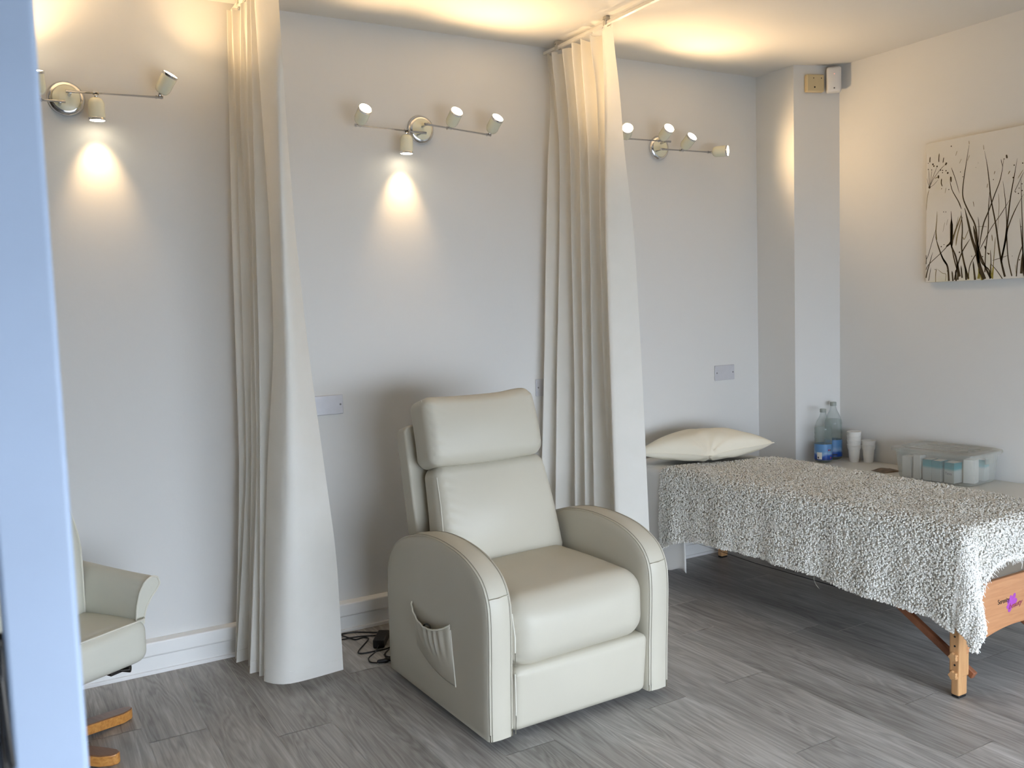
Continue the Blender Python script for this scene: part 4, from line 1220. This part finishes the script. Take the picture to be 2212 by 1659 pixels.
# ------------------------------------------------------------------ pillow
def pillow():
    cx, cy, cz = 3.118, 3.455, 0.682
    # square cushion lying flat, one corner toward the camera
    NU = 56; verts, faces = [], []
    L1, L2 = 0.47, 0.40
    e1 = Vector((0.955, -0.285, 0)); e1.normalize(); e2 = Vector((0.285, 0.955, 0))
    # corners follow the measured plan: near, right, left
    A = Vector((3.030, 3.300, 0)); Bc = Vector((3.470, 3.300, 0)); D = Vector((2.790, 3.585, 0)); Cc = Vector((3.36, 3.73, 0))
    for side in (1, -1):
        for j in range(NU + 1):
            for i in range(NU + 1):
                u, v = i / NU, j / NU
                U, V = 2 * u - 1, 2 * v - 1
                p = A.lerp(Bc, u).lerp(D.lerp(Cc, u), v)
                c = A.lerp(Cc, 0.5)
                # sides pull in between the pointed corners
                pin = 0.045 * ((1 - U * U) * abs(V) ** 6 + (1 - V * V) * abs(U) ** 6)
                p = p.lerp(Vector((c.x, c.y, 0)), pin)
                h = (max(0, 1 - U ** 2) * max(0, 1 - V ** 2)) ** 0.42
                top = 0.093 if side > 0 else 0.072
                zz = 0.668 + side * top * h * (1.0 if side > 0 else 0.92)
                # creases radiating from the near corner and along the seam
                r = math.hypot(U + 1, V + 1)
                zz += side * 0.009 * math.sin(math.atan2(V + 1, U + 1) * 15 + 2 * noise.noise(Vector((u * 3, v * 3, 1)))) * math.exp(-r * 1.6) * min(1, r * 5) * (h > 0)
                zz += side * 0.010 * noise.noise(Vector((u * 5, v * 4, side))) * h
                edge = max(abs(U), abs(V))
                zz += 0.012 * (U * 0.6) * (edge ** 4) + 0.002 * math.exp(-((U - 1) ** 2 + (V + 1) ** 2) * 6) - 0.006 * math.exp(-((U + 1) ** 2 + (V + 1) ** 2) * 6)
                zz = max(zz, 0.6175)
                verts.append((p.x, p.y, zz))
    n = (NU + 1) ** 2
    for s_ in (0, 1):
        for j in range(NU):
            for i in range(NU):
                a = s_ * n + j * (NU + 1) + i; q = (a, a + 1, a + NU + 2, a + NU + 1)
                faces.append(q if s_ == 0 else q[::-1])
    o = mobj('pillow', verts, faces, M['pillow'])
    tagit(o, 'plump ivory cotton pillow on the head end of the massage table', 'pillow')
    ed = [i for i in range(NU)] + [i * (NU + 1) + NU for i in range(NU)] + [NU * (NU + 1) + NU - i for i in range(NU)] + [(NU - i) * (NU + 1) for i in range(NU)]
    bm = bmesh.new(); tube(bm, [verts[i] for i in ed], 0.0028, 6, closed=True)
    bobj('seam_edge', bm, M['pillow'], o)
pillow()

# ------------------------------------------------------------------ low white table behind, with the things on it
TZ = 0.522
e = empty('side_table', (3.60, 1.75, 0), 0, 'long low white table against the right wall, behind the massage table', 'table')
boxo('tabletop', (0.0, 0.0, TZ - 0.028), (XR - 0.003 - 3.60, 1.64, TZ), M['tabletop'], e, bevel=0.003)
for (x, y) in ((0.03, 0.05), (0.46, 0.05), (0.03, 1.57), (0.46, 1.57)):
    boxo('leg', (x - 0.022, y - 0.022, 0.0), (x + 0.022, y + 0.022, TZ - 0.028), M['tabletop'], e, bevel=0.002)

def bottle(x, y, label, lab_mat, h, water, turn, deep):
    e = empty('water_bottle', (x, y, TZ), turn, label, 'bottle', 'large water bottles on the white table')
    r = 0.0465
    pr = [(0.0, 0.001), (r * 0.72, 0.0), (r * 0.95, 0.006), (r, 0.016), (r, 0.105), (r * 0.96, 0.110), (r, 0.116), (r * 0.97, 0.128), (r, 0.14), (r * 0.955, 0.152), (r, 0.164), (r * 0.97, 0.176), (r, 0.188),
          (r * 0.93, 0.205), (r * 0.72, 0.232), (r * 0.42, 0.258), (0.0165, 0.270), (0.0145, 0.276), (0.0145, 0.284)]
    k = h / 0.30
    pr = [(a, b * k) for a, b in pr]
    inner = [(max(0, a - 0.0007), b + 0.0007) for a, b in pr]
    bm = bmesh.new(); lathe(bm, pr, 36, cap0=False, cap1=False); bobj('bottle_body', bm, M['bottle'], e)
    wz = water
    wp = [(max(0.0, a - 0.0012), b + 0.001) for a, b in pr if b < wz]
    wp.append((float(np.interp(wz, [b for a, b in pr], [a for a, b in pr])) - 0.0012, wz)); wp.append((0.0, wz))
    bm = bmesh.new(); lathe(bm, [w_ for w_ in wp], 36, cap0=False, cap1=False); bobj('water', bm, M['water'], e)
    bm = bmesh.new(); lathe(bm, [(r + 0.0006, 0.016 * k), (r + 0.0006, 0.104 * k)], 40, cap0=False, cap1=False); lb = bobj('label', bm, lab_mat, e)
    def patch(a0, a1, z0, z1, mat, nm='label_print'):
        bm = bmesh.new(); rr = r + 0.0010; n_ = 8; vs = []
        for i in range(n_ + 1):
            a = a0 + (a1 - a0) * i / n_
            vs.append((bm.verts.new((rr * math.cos(a), rr * math.sin(a), z0)), bm.verts.new((rr * math.cos(a), rr * math.sin(a), z1))))
        for p, q in zip(vs[:-1], vs[1:]): bm.faces.new((p[0], q[0], q[1], p[1]))
        bobj(nm, bm, mat, lb)
    c = math.radians(-139)          # direction of the camera
    if not deep:
        patch(c - 0.75, c - 0.15, 0.020, 0.058, M['paper']); patch(c - 0.68, c - 0.48, 0.024, 0.034, M['ink_grey'])
        patch(c + 0.85, c + 1.0, 0.024, 0.032, simple('red_mark', rgb(190, 70, 60), 0.5, var=0.05)); patch(c + 0.55, c + 0.75, 0.066, 0.074, M['ink_pink']); patch(c + 0.80, c + 0.95, 0.064, 0.074, M['ink_grey'])
    else:
        patch(c - 0.3, c + 0.45, 0.026, 0.032, M['ink_black'])
    bm = bmesh.new(); lathe(bm, [(0.0165, 0.279 * k), (0.0170, 0.281 * k), (0.0170, 0.297 * k), (0.0155, 0.2995 * k), (0, 0.30 * k)], 24, cap1=False); bobj('bottle_cap', bm, simple('clear_cap', rgb(150, 156, 150), 0.35, var=0.05), e)
bottle(3.900, 3.352, 'nearer water bottle on the white table, water level lower, pale label with a white patch', M['label_a'], 0.293, 0.19, 0, False)
bottle(4.020, 3.385, 'farther water bottle on the white table, fuller, its deep blue label half hidden', M['label_b'], 0.318, 0.222, 0, True)

def foam_cup():
    bm = bmesh.new()
    h = 0.095
    lathe(bm, [(0.0, 0.0), (0.0235, 0.0), (0.0245, 0.002), (0.0305, 0.0705), (0.0335, 0.0715), (0.0362, 0.0925), (0.0372, 0.0935), (0.0370, 0.0955), (0.0345, 0.0955), (0.0305, 0.072), (0.0225, 0.004), (0.0, 0.004)], 32, cap0=False, cap1=False)
    return bm
me_cup = None
cups = [((4.022, 3.248), 4, 'tall'), ((4.068, 3.192), 2, 'short')]
words = {4: ['bottom', 'second lowest', 'second highest', 'topmost'], 2: ['lower', 'upper']}
first_cup = None
for (x, y), n, nm in cups:
    for k in range(n):
        if first_cup is None:
            o = bobj('foam_cup', foam_cup(), M['foam']); first_cup = o
        else:
            o = first_cup.copy(); COL.objects.link(o)
        o.location = (x, y, TZ + k * 0.0236)
        w_ = words[n][k]
        tagit(o, f'white foam cup, {w_} of the {nm} stack beside the water bottles', 'cup', 'foam cups stacked on the white table')

# open leaflet between cups and box
bm = bmesh.new()
n_ = 10
for i in range(n_):
    pass
lv = []
for i in range(n_ + 1):
    t = i / n_; zz = TZ + 0.0015 + 0.008 * math.sin(PI * t) ** 2
    lv.append((bm.verts.new((3.85 + 0.12 * t, 2.93 - 0.02 * t, zz)), bm.verts.new((3.87 + 0.12 * t, 3.02 - 0.02 * t, zz)), bm.verts.new((3.85 + 0.12 * t, 2.93 - 0.02 * t, TZ + 0.0005)), bm.verts.new((3.87 + 0.12 * t, 3.02 - 0.02 * t, TZ + 0.0005))))
for p, q in zip(lv[:-1], lv[1:]):
    bm.faces.new((p[0], q[0], q[1], p[1])); bm.faces.new((p[2], p[3], q[3], q[2])); bm.faces.new((p[0], p[2], q[2], q[0])); bm.faces.new((p[1], q[1], q[3], p[3]))
tagit(bobj('leaflet', bm, M['leaflet']), 'brown printed leaflet lying beside the clear storage box', 'leaflet')

# clear storage box: lid corners measured in plan
sb_ang = math.atan2(2.51 - 2.424, 4.177 - 3.708) * 0.4
SB = empty('storage_box', (3.945, 2.655, TZ), math.radians(4), 'clear plastic storage box with a snap-on lid, full of small teal cartons', 'storage box')
BW, BD, BH = 0.275, 0.40, 0.146     # across (x), along the wall (y), height
def tub():
    def ring(hx, hy, r, z, n=6):
        out = []
        for (sx, sy, a0) in ((1, 1, 0), (-1, 1, 90), (-1, -1, 180), (1, -1, 270)):
            for i in range(n + 1):
                a = math.radians(a0 + 90 * i / n)
                out.append((sx * (hx - r) + r * math.cos(a), sy * (hy - r) + r * math.sin(a), z))
        return out
    bm = bmesh.new()
    levels = [(BW / 2 - 0.022, BD / 2 - 0.022, 0.03, 0.002), (BW / 2 - 0.017, BD / 2 - 0.017, 0.03, 0.010), (BW / 2 - 0.006, BD / 2 - 0.006, 0.03, BH - 0.01), (BW / 2, BD / 2, 0.032, BH - 0.008), (BW / 2, BD / 2, 0.032, BH),
              (BW / 2 - 0.010, BD / 2 - 0.010, 0.03, BH), (BW / 2 - 0.0185, BD / 2 - 0.0185, 0.03, 0.012), (BW / 2 - 0.024, BD / 2 - 0.024, 0.03, 0.0045)]
    rings = [[bm.verts.new(v) for v in ring(*l)] for l in levels]
    for a, b in zip(rings[:-1], rings[1:]):
        for i in range(len(a)): bm.faces.new((a[i], a[(i + 1) % len(a)], b[(i + 1) % len(a)], b[i]))
    bm.faces.new(rings[0]); bm.faces.new(rings[-1])
    bobj('tub', bm, M['storage'], SB, auto=0.9)
    bm = bmesh.new()
    levels = [(BW / 2 + 0.008, BD / 2 + 0.008, 0.04, BH - 0.012), (BW / 2 + 0.012, BD / 2 + 0.012, 0.04, BH - 0.004), (BW / 2 + 0.010, BD / 2 + 0.010, 0.04, BH + 0.006), (BW / 2 - 0.004, BD / 2 - 0.004, 0.035, BH + 0.010),
              (BW / 2 - 0.022, BD / 2 - 0.022, 0.03, BH + 0.012), (BW / 2 - 0.028, BD / 2 - 0.028, 0.03, BH + 0.006)]
    rings = [[bm.verts.new(v) for v in ring(*l)] for l in levels]
    for a, b in zip(rings[:-1], rings[1:]):
        for i in range(len(a)): bm.faces.new((a[i], a[(i + 1) % len(a)], b[(i + 1) % len(a)], b[i]))
    bm.faces.new(rings[-1])
    # moulded ribs on the lid
    for i in range(4):
        box(bm, (-0.10 + i * 0.052, -0.13, BH + 0.0055), (-0.088 + i * 0.052, 0.13, BH + 0.0095))
    bobj('lid', bm, M['lid_plastic'], SB, auto=0.9)
    for sy in (-1, 1):
        bm = bmesh.new(); box(bm, (-0.035, sy * (BD / 2 + 0.010) - 0.004, BH - 0.045), (0.035, sy * (BD / 2 + 0.010) + 0.004, BH + 0.002)); bobj('clip_handle', bm, M['lid_plastic'], SB, bevel=0.002)
tub()
SBM = Matrix.Translation((3.945, 2.655, TZ)) @ Matrix.Rotation(math.radians(4), 4, 'Z')
def carton(lx, ly, w, d, h, rz, label, text=None, plain=False):
    p = SBM @ Vector((lx, ly, 0.006))
    bm = bmesh.new(); box(bm, (-w / 2, -d / 2, 0), (w / 2, d / 2, h))
    for f_ in bm.faces:
        if abs(f_.calc_center_median().z - h) < 1e-5: f_.material_index = 1
    e = empty('small_carton', p, math.radians(4 + rz), label, 'carton', 'cartons inside the clear storage box')
    o = bobj('carton_body', bm, [M['paper'] if plain else M['carton'], M['paper']], e, bevel=0.0006)
    if text:
        mt = Matrix.Translation((-w / 2 - 0.0005, d * 0.42, h * 0.40)) @ Matrix.Rotation(math.radians(-90), 4, 'Z') @ Matrix.Rotation(math.radians(90), 4, 'X')
        text_obj('lettering', text, 0.018, M['ink_grey'], e, mt, 0.0002)
    return e
carton(-0.086, 0.135, 0.05, 0.045, 0.104, 0, 'plain grey-white carton, farthest left inside the clear storage box', plain=True)
carton(-0.086, 0.082, 0.05, 0.036, 0.116, 0, 'tall plain white carton standing second from the left in the storage box', plain=True)
carton(-0.078, 0.032, 0.06, 0.044, 0.100, 3, 'teal-topped carton third from the left, touching its teal neighbour')
carton(-0.078, -0.016, 0.06, 0.044, 0.099, 0, 'teal-topped carton in the middle of the row, right of its teal neighbour')
carton(-0.072, -0.078, 0.062, 0.050, 0.097, -4, 'teal-topped carton with grey lettering, rightmost on the near side of the box', text='Teva')
carton(-0.02, -0.135, 0.058, 0.050, 0.110, 12, 'plain white carton at the near corner of the clear storage box', plain=True)
carton(0.075, -0.13, 0.05, 0.055, 0.100, 6, 'teal-topped carton at the wall side of the clear storage box')

# ------------------------------------------------------------------ canvas print on the right wall
XCN = XR - 0.034
CN = empty('canvas_picture', (XCN, 0, 0), 0, 'unframed canvas print of brown grasses and seed heads on the right wall', 'picture')
CZ0, CZ1, CY0, CY1 = 1.474, 2.157, 1.93, 2.861
boxo('canvas', (0.0, CY0, CZ0), (0.0335, CY1, CZ1), M['canvas'], CN, bevel=0.0015)
def cp(cx, cy):
    """drawing coordinates: sheet 870 wide for .49 m from the left edge; height follows the edges"""
    u = (cx - 175) / 870.0
    # compensate the foreshortening of the drawing grid
    top = 257 + (85 - 257) * u; bot = 1497 + (1455 - 1497) * u
    v = (cy - top) / (bot - top)
    D = 0.487; uu = u * (1 - 0.09 * (u - 1) * -1)
    return (CY1 - D * uu, CZ1 - (CZ1 - CZ0) * v)
INK = bmesh.new()
def ink(strokes, dots, mi, lift):
    bm = INK
    for pts, w0, w1 in strokes:
        P = [np.array(cp(*p)) for p in pts]
        P = catmull(P, 5) if len(P) > 2 else [P[0] + (P[1] - P[0]) * t for t in np.linspace(0, 1, 6)]
        n = len(P); prev = None
        for i, p in enumerate(P):
            if p[0] < CY0 + 0.001 or p[0] > CY1 - 0.001 or p[1] < CZ0 + 0.001 or p[1] > CZ1 - 0.001: prev = None; continue
            t = P[min(i + 1, n - 1)] - P[max(i - 1, 0)]; l = np.hypot(*t) or 1; nn = np.array([-t[1], t[0]]) / l
            w = (w0 + (w1 - w0) * i / (n - 1)) * 0.85
            tt = i / (n - 1); w *= (0.3 + 0.7 * min(1, tt * 5)) * (1 if pts[-1][1] > 1380 else 0.3 + 0.7 * min(1, (1 - tt) * 5)) * (0.62 if mi == 1 else 1)
            a = bm.verts.new((-lift, *(p + nn * w))); b = bm.verts.new((-lift, *(p - nn * w)))
            if prev: bm.faces.new((prev[0], a, b, prev[1])).material_index = mi
            prev = (a, b)
    for (x, y, r) in dots:
        c = cp(x, y)
        if not (CY0 + r < c[0] < CY1 - r and CZ0 + r < c[1] < CZ1 - r): continue
        vs = [bm.verts.new((-lift - 0.00008, c[0] + r * math.cos(k * PI / 4), c[1] + r * 1.1 * math.sin(k * PI / 4))) for k in range(8)]
        bm.faces.new(vs).material_index = mi
def mobj_from_bm(name, bm, mat, parent):
    bm.normal_update()
    for f_ in bm.faces:
        if f_.normal.x > 0: f_.normal_flip()
    me = bpy.data.meshes.new(name); bm.to_mesh(me); bm.free(); [me.materials.append(x) for x in mat]
    o = bpy.data.objects.new(name, me); COL.objects.link(o); o.parent = parent; return o
dk = [
 ([(595, 255), (575, 390), (545, 600), (545, 730), (600, 860), (660, 990), (690, 1200), (760, 1380), (800, 1465)], .0018, .0060),
 ([(730, 310), (755, 440), (775, 600), (790, 740), (830, 960), (860, 1180), (885, 1330), (915, 1460)], .0016, .0060),
 ([(780, 640), (770, 830), (770, 1000), (750, 1200), (745, 1400)], .0022, .0030),
 ([(890, 385), (865, 560), (820, 700), (770, 850), (725, 980), (690, 1200)], .0016, .0045),
 ([(995, 380), (970, 560), (945, 740), (925, 960), (905, 1150), (875, 1290)], .0016, .0060),
 ([(1045, 500), (1000, 620), (975, 680)], .0012, .0016),
 ([(1045, 700), (980, 850), (930, 1000), (915, 1100), (890, 1240), (880, 1330)], .0018, .0060),
 ([(950, 730), (870, 880), (800, 990), (740, 1110), (690, 1210)], .0016, .0022),
 ([(885, 580), (905, 740), (918, 920), (920, 1050), (935, 1280), (970, 1460)], .0014, .0036),
 ([(560, 820), (590, 940), (630, 1100), (670, 1220), (700, 1350), (740, 1465)], .0040, .0120),
 ([(640, 980), (660, 1080), (680, 1200), (690, 1320)], .0050, .0100),
 ([(525, 850), (540, 1000), (535, 1180), (560, 1320), (600, 1460)], .0026, .0060),
 ([(430, 460), (470, 560), (510, 690)], .0020, .0012),
 ([(415, 560), (440, 660), (500, 760), (530, 830)], .0014, .0034),
 ([(430, 850), (440, 1000), (435, 1150), (480, 1260), (520, 1440)], .0030, .0058),
 ([(500, 900), (480, 1000), (450, 1080), (400, 1160), (330, 1230), (200, 1340), (175, 1400)], .0018, .0020),
 ([(280, 1010), (240, 1130), (200, 1250), (172, 1300)], .0014, .0018),
 ([(275, 1080), (310, 1180), (350, 1270), (400, 1350), (415, 1480)], .0026, .0060),
 ([(248, 1220), (220, 1310), (190, 1400), (172, 1480)], .0014, .0044),
 ([(172, 1200), (180, 1290), (172, 1380)], .0018, .0024), ([(230, 1360), (205, 1480)], .0012, .0022),
 ([(440, 1180), (470, 1300), (500, 1400), (500, 1480)], .0026, .0060),
 ([(610, 1100), (560, 1180), (530, 1240), (500, 1330), (470, 1470)], .0028, .0042),
 ([(600, 1440), (610, 1350), (640, 1280), (690, 1200)], .0026, .0026),
 ([(690, 1230), (720, 1320), (780, 1380), (790, 1460)], .0024, .0040),
 ([(790, 1320), (840, 1380), (890, 1460)], .0014, .0026), ([(805, 1295), (880, 1270), (930, 1250)], .0014, .0014),
 ([(790, 1200), (795, 1320), (790, 1420)], .0016, .0030), ([(1045, 1150), (1010, 1290), (1000, 1440)], .0026, .0030), ([(1045, 1230), (1035, 1460)], .0050, .0080),
 ([(680, 900), (690, 1000), (685, 1150)], .0016, .0026), ([(670, 990), (720, 985), (760, 990)], .0010, .0010),
 ([(210, 640), (205, 560), (198, 480)], .0012, .0008), ([(210, 640), (225, 560), (235, 480)], .0012, .0008), ([(210, 640), (250, 540), (290, 450)], .0014, .0010),
 ([(210, 640), (255, 560), (320, 480), (375, 430)], .0012, .0012), ([(210, 640), (250, 620), (300, 570)], .0010, .0008), ([(210, 640), (192, 600), (180, 560)], .0010, .0006),
 ([(215, 370), (212, 400), (213, 420)], .0030, .0030), ([(310, 335), (305, 380), (306, 415)], .0024, .0028), ([(355, 370), (347, 420)], .0022, .0024), ([(385, 415), (372, 440)], .0060, .0040),
 ([(335, 560), (332, 600), (343, 630)], .0034, .0024), ([(303, 530), (303, 560)], .0050, .0040), ([(868, 385), (880, 450)], .0016, .0012), ([(910, 345), (916, 378)], .0040, .0046),
 ([(740, 1160), (752, 1200)], .0040, .0030), ([(760, 1225), (785, 1235)], .0026, .0022), ([(425, 540), (430, 590)], .0060, .0030), ([(435, 920), (440, 1180)], .0085, .0100),
 ([(385, 1170), (440, 1130)], .0050, .0060), ([(330, 1230), (360, 1290), (400, 1340)], .0040, .0050), ([(445, 1390), (455, 1480)], .0040, .0050), ([(480, 1380), (485, 1480)], .0044, .0050), ([(530, 1340), (545, 1480)], .0036, .0048), ([(570, 1350), (580, 1470)], .0040, .0056), ([(640, 1300), (660, 1470)], .0040, .0062),
]
random.seed(5)
for i in range(26):
    x = random.uniform(1050, 1800); h = random.uniform(350, 1150); lean = random.uniform(-90, 90)
    dk.append(([(x, 1440), (x + lean * 0.3, 1440 - h * 0.4), (x + lean, 1440 - h)], random.uniform(.003, .006), .0014))
dd = [(195, 428, .0022), (196, 482, .0026), (232, 484, .0024), (245, 435, .0045), (255, 450, .0038), (288, 452, .0038), (325, 484, .0030), (345, 486, .0028), (344, 506, .0026), (379, 488, .0030), (396, 508, .0046), (210, 640, .0062),
      (357, 857, .0022), (380, 857, .0022), (408, 656, .0026), (428, 270, .0030), (518, 497, .0022), (542, 540, .0022), (985, 679, .0026), (1007, 693, .0026), (1012, 645, .0022), (1033, 608, .0026), (1035, 668, .0028), (1036, 423, .0030),
      (1030, 992, .0026), (335, 650, .0020), (808, 566, .0022), (892, 383, .0026), (965, 550, .0034), (972, 440, .0030), (1022, 1290, .0030), (336, 1170, .0030), (364, 1152, .0022), (275, 1378, .0022), (775, 1235, .0034), (724, 1258, .0030), (628, 1255, .0024), (515, 1220, .0038), (400, 1390, .0030), (658, 456, .0012), (677, 416, .0012), (966, 1255, .0016)]
for i in range(60): dd.append((random.uniform(1060, 1800), random.uniform(350, 800), random.uniform(.0018, .004)))
ink(dk, dd, 0, 0.0005)
pale = [([(205, 660), (185, 740), (178, 850)], .0030, .0022), ([(290, 850), (288, 930), (280, 1040), (290, 1110)], .0020, .0070), ([(592, 218), (597, 250)], .0022, .0026), ([(720, 255), (726, 300)], .0020, .0026),
        ([(530, 880), (500, 960), (470, 1040), (450, 1120)], .0060, .0080), ([(540, 900), (520, 960), (490, 1080), (480, 1160)], .0050, .0060), ([(635, 760), (645, 810)], .0030, .0020), ([(485, 310), (470, 355)], .0026, .0018), ([(525, 380), (505, 425)], .0020, .0014),
        ([(850, 690), (856, 800), (852, 900), (848, 1050)], .0022, .0018), ([(830, 1080), (820, 1250), (810, 1440)], .0030, .0040), ([(290, 1370), (280, 1420), (280, 1490)], .0040, .0034), ([(300, 1375), (350, 1410), (385, 1420), (380, 1480)], .0020, .0026),
        ([(940, 490), (925, 520)], .0040, .0030), ([(820, 490), (812, 520)], .0030, .0020), ([(1040, 480), (1000, 560)], .0020, .0030), ([(600, 345), (580, 400)], .0026, .0016), ([(370, 950), (350, 1040)], .0016, .0012), ([(400, 920), (385, 980)], .0014, .0012), ([(545, 1080), (560, 1100), (600, 1010)], .0040, .0030),
        ([(760, 600), (755, 640)], .0030, .0026), ([(800, 1060), (805, 1120)], .0036, .0030), ([(380, 640), (370, 690)], .0020, .0016), ([(265, 560), (300, 545)], .0030, .0040), ([(1000, 1440), (990, 1330)], .0020, .0018)]
ink(pale, [], 1, 0.0003)
olive = [([(690, 1360), (715, 1420), (730, 1468)], .0090, .0120), ([(815, 1340), (808, 1460)], .0040, .0050), ([(790, 1330), (802, 1450)], .0040, .0040), ([(700, 1380), (690, 1460)], .0060, .0080), ([(600, 1400), (600, 1465)], .0030, .0050)]
ink(olive, [], 2, 0.0004)
mobj_from_bm('printed_grasses', INK, [M['grass_ink'], M['grass_ink_pale'], M['grass_ink_olive']], CN)

# ------------------------------------------------------------------ daylight and camera
wd = bpy.data.worlds.new('overcast'); scn.world = wd; wd.use_nodes = True
bgn = wd.node_tree.nodes['Background']; bgn.inputs['Color'].default_value = (0.755, 0.86, 1.0, 1); bgn.inputs['Strength'].default_value = 17.5
for nm, loc, sx, sz in (('window_portal', ((WX0 + WX1) / 2, YF - 0.01, (WZ0 + WZ1) / 2), WX1 - WX0, WZ1 - WZ0),):
    ld = bpy.data.lights.new(nm, 'AREA'); ld.shape = 'RECTANGLE'; ld.size = sx; ld.size_y = sz; ld.cycles.is_portal = True
    lo = bpy.data.objects.new(nm, ld); COL.objects.link(lo); lo.location = loc
    lo.rotation_euler = (math.radians(90), 0, 0)        # -Z of the lamp looks along +Y
yaw, pitch, roll, FPX = 0.5260288, 0.08143015, -0.03213159, 1938.4
f_ = Vector((math.sin(yaw) * math.cos(pitch), math.cos(yaw) * math.cos(pitch), -math.sin(pitch)))
rt = Vector((math.cos(yaw), -math.sin(yaw), 0)); up = rt.cross(f_)
r2 = rt * math.cos(roll) + up * math.sin(roll); u2 = -rt * math.sin(roll) + up * math.cos(roll)
cam = bpy.data.cameras.new('camera'); co = bpy.data.objects.new('camera', cam); COL.objects.link(co)
co.matrix_world = Matrix(((r2.x, u2.x, -f_.x, 0), (r2.y, u2.y, -f_.y, 0), (r2.z, u2.z, -f_.z, 1.40), (0, 0, 0, 1)))
cam.sensor_width = 36.0; cam.lens = FPX / 2212 * 36.0; cam.clip_start = 0.05
cam.dof.use_dof = True; cam.dof.focus_distance = 3.3; cam.dof.aperture_fstop = 14.0
scn.camera = co
vs_ = scn.view_settings
scn.display_settings.display_device = 'sRGB'
vs_.view_transform = 'Standard'; vs_.look = 'None'; vs_.gamma = 1.0; vs_.exposure = -0.08; vs_.use_curve_mapping = False
scn.cycles.max_bounces = 5; scn.cycles.diffuse_bounces = 4; scn.cycles.glossy_bounces = 3; scn.cycles.transmission_bounces = 4; scn.cycles.transparent_max_bounces = 12
scn.cycles.use_adaptive_sampling = True; scn.cycles.adaptive_threshold = 0.05; scn.cycles.adaptive_min_samples = 16
scn.cycles.use_light_tree = False
for k_ in ('bulb', 'red_led'): M[k_].cycles.emission_sampling = 'NONE'
scn.cycles.caustics_reflective = False; scn.cycles.caustics_refractive = False
scn.cycles.sample_clamp_indirect = 6.0
scn.cycles.use_denoising = True
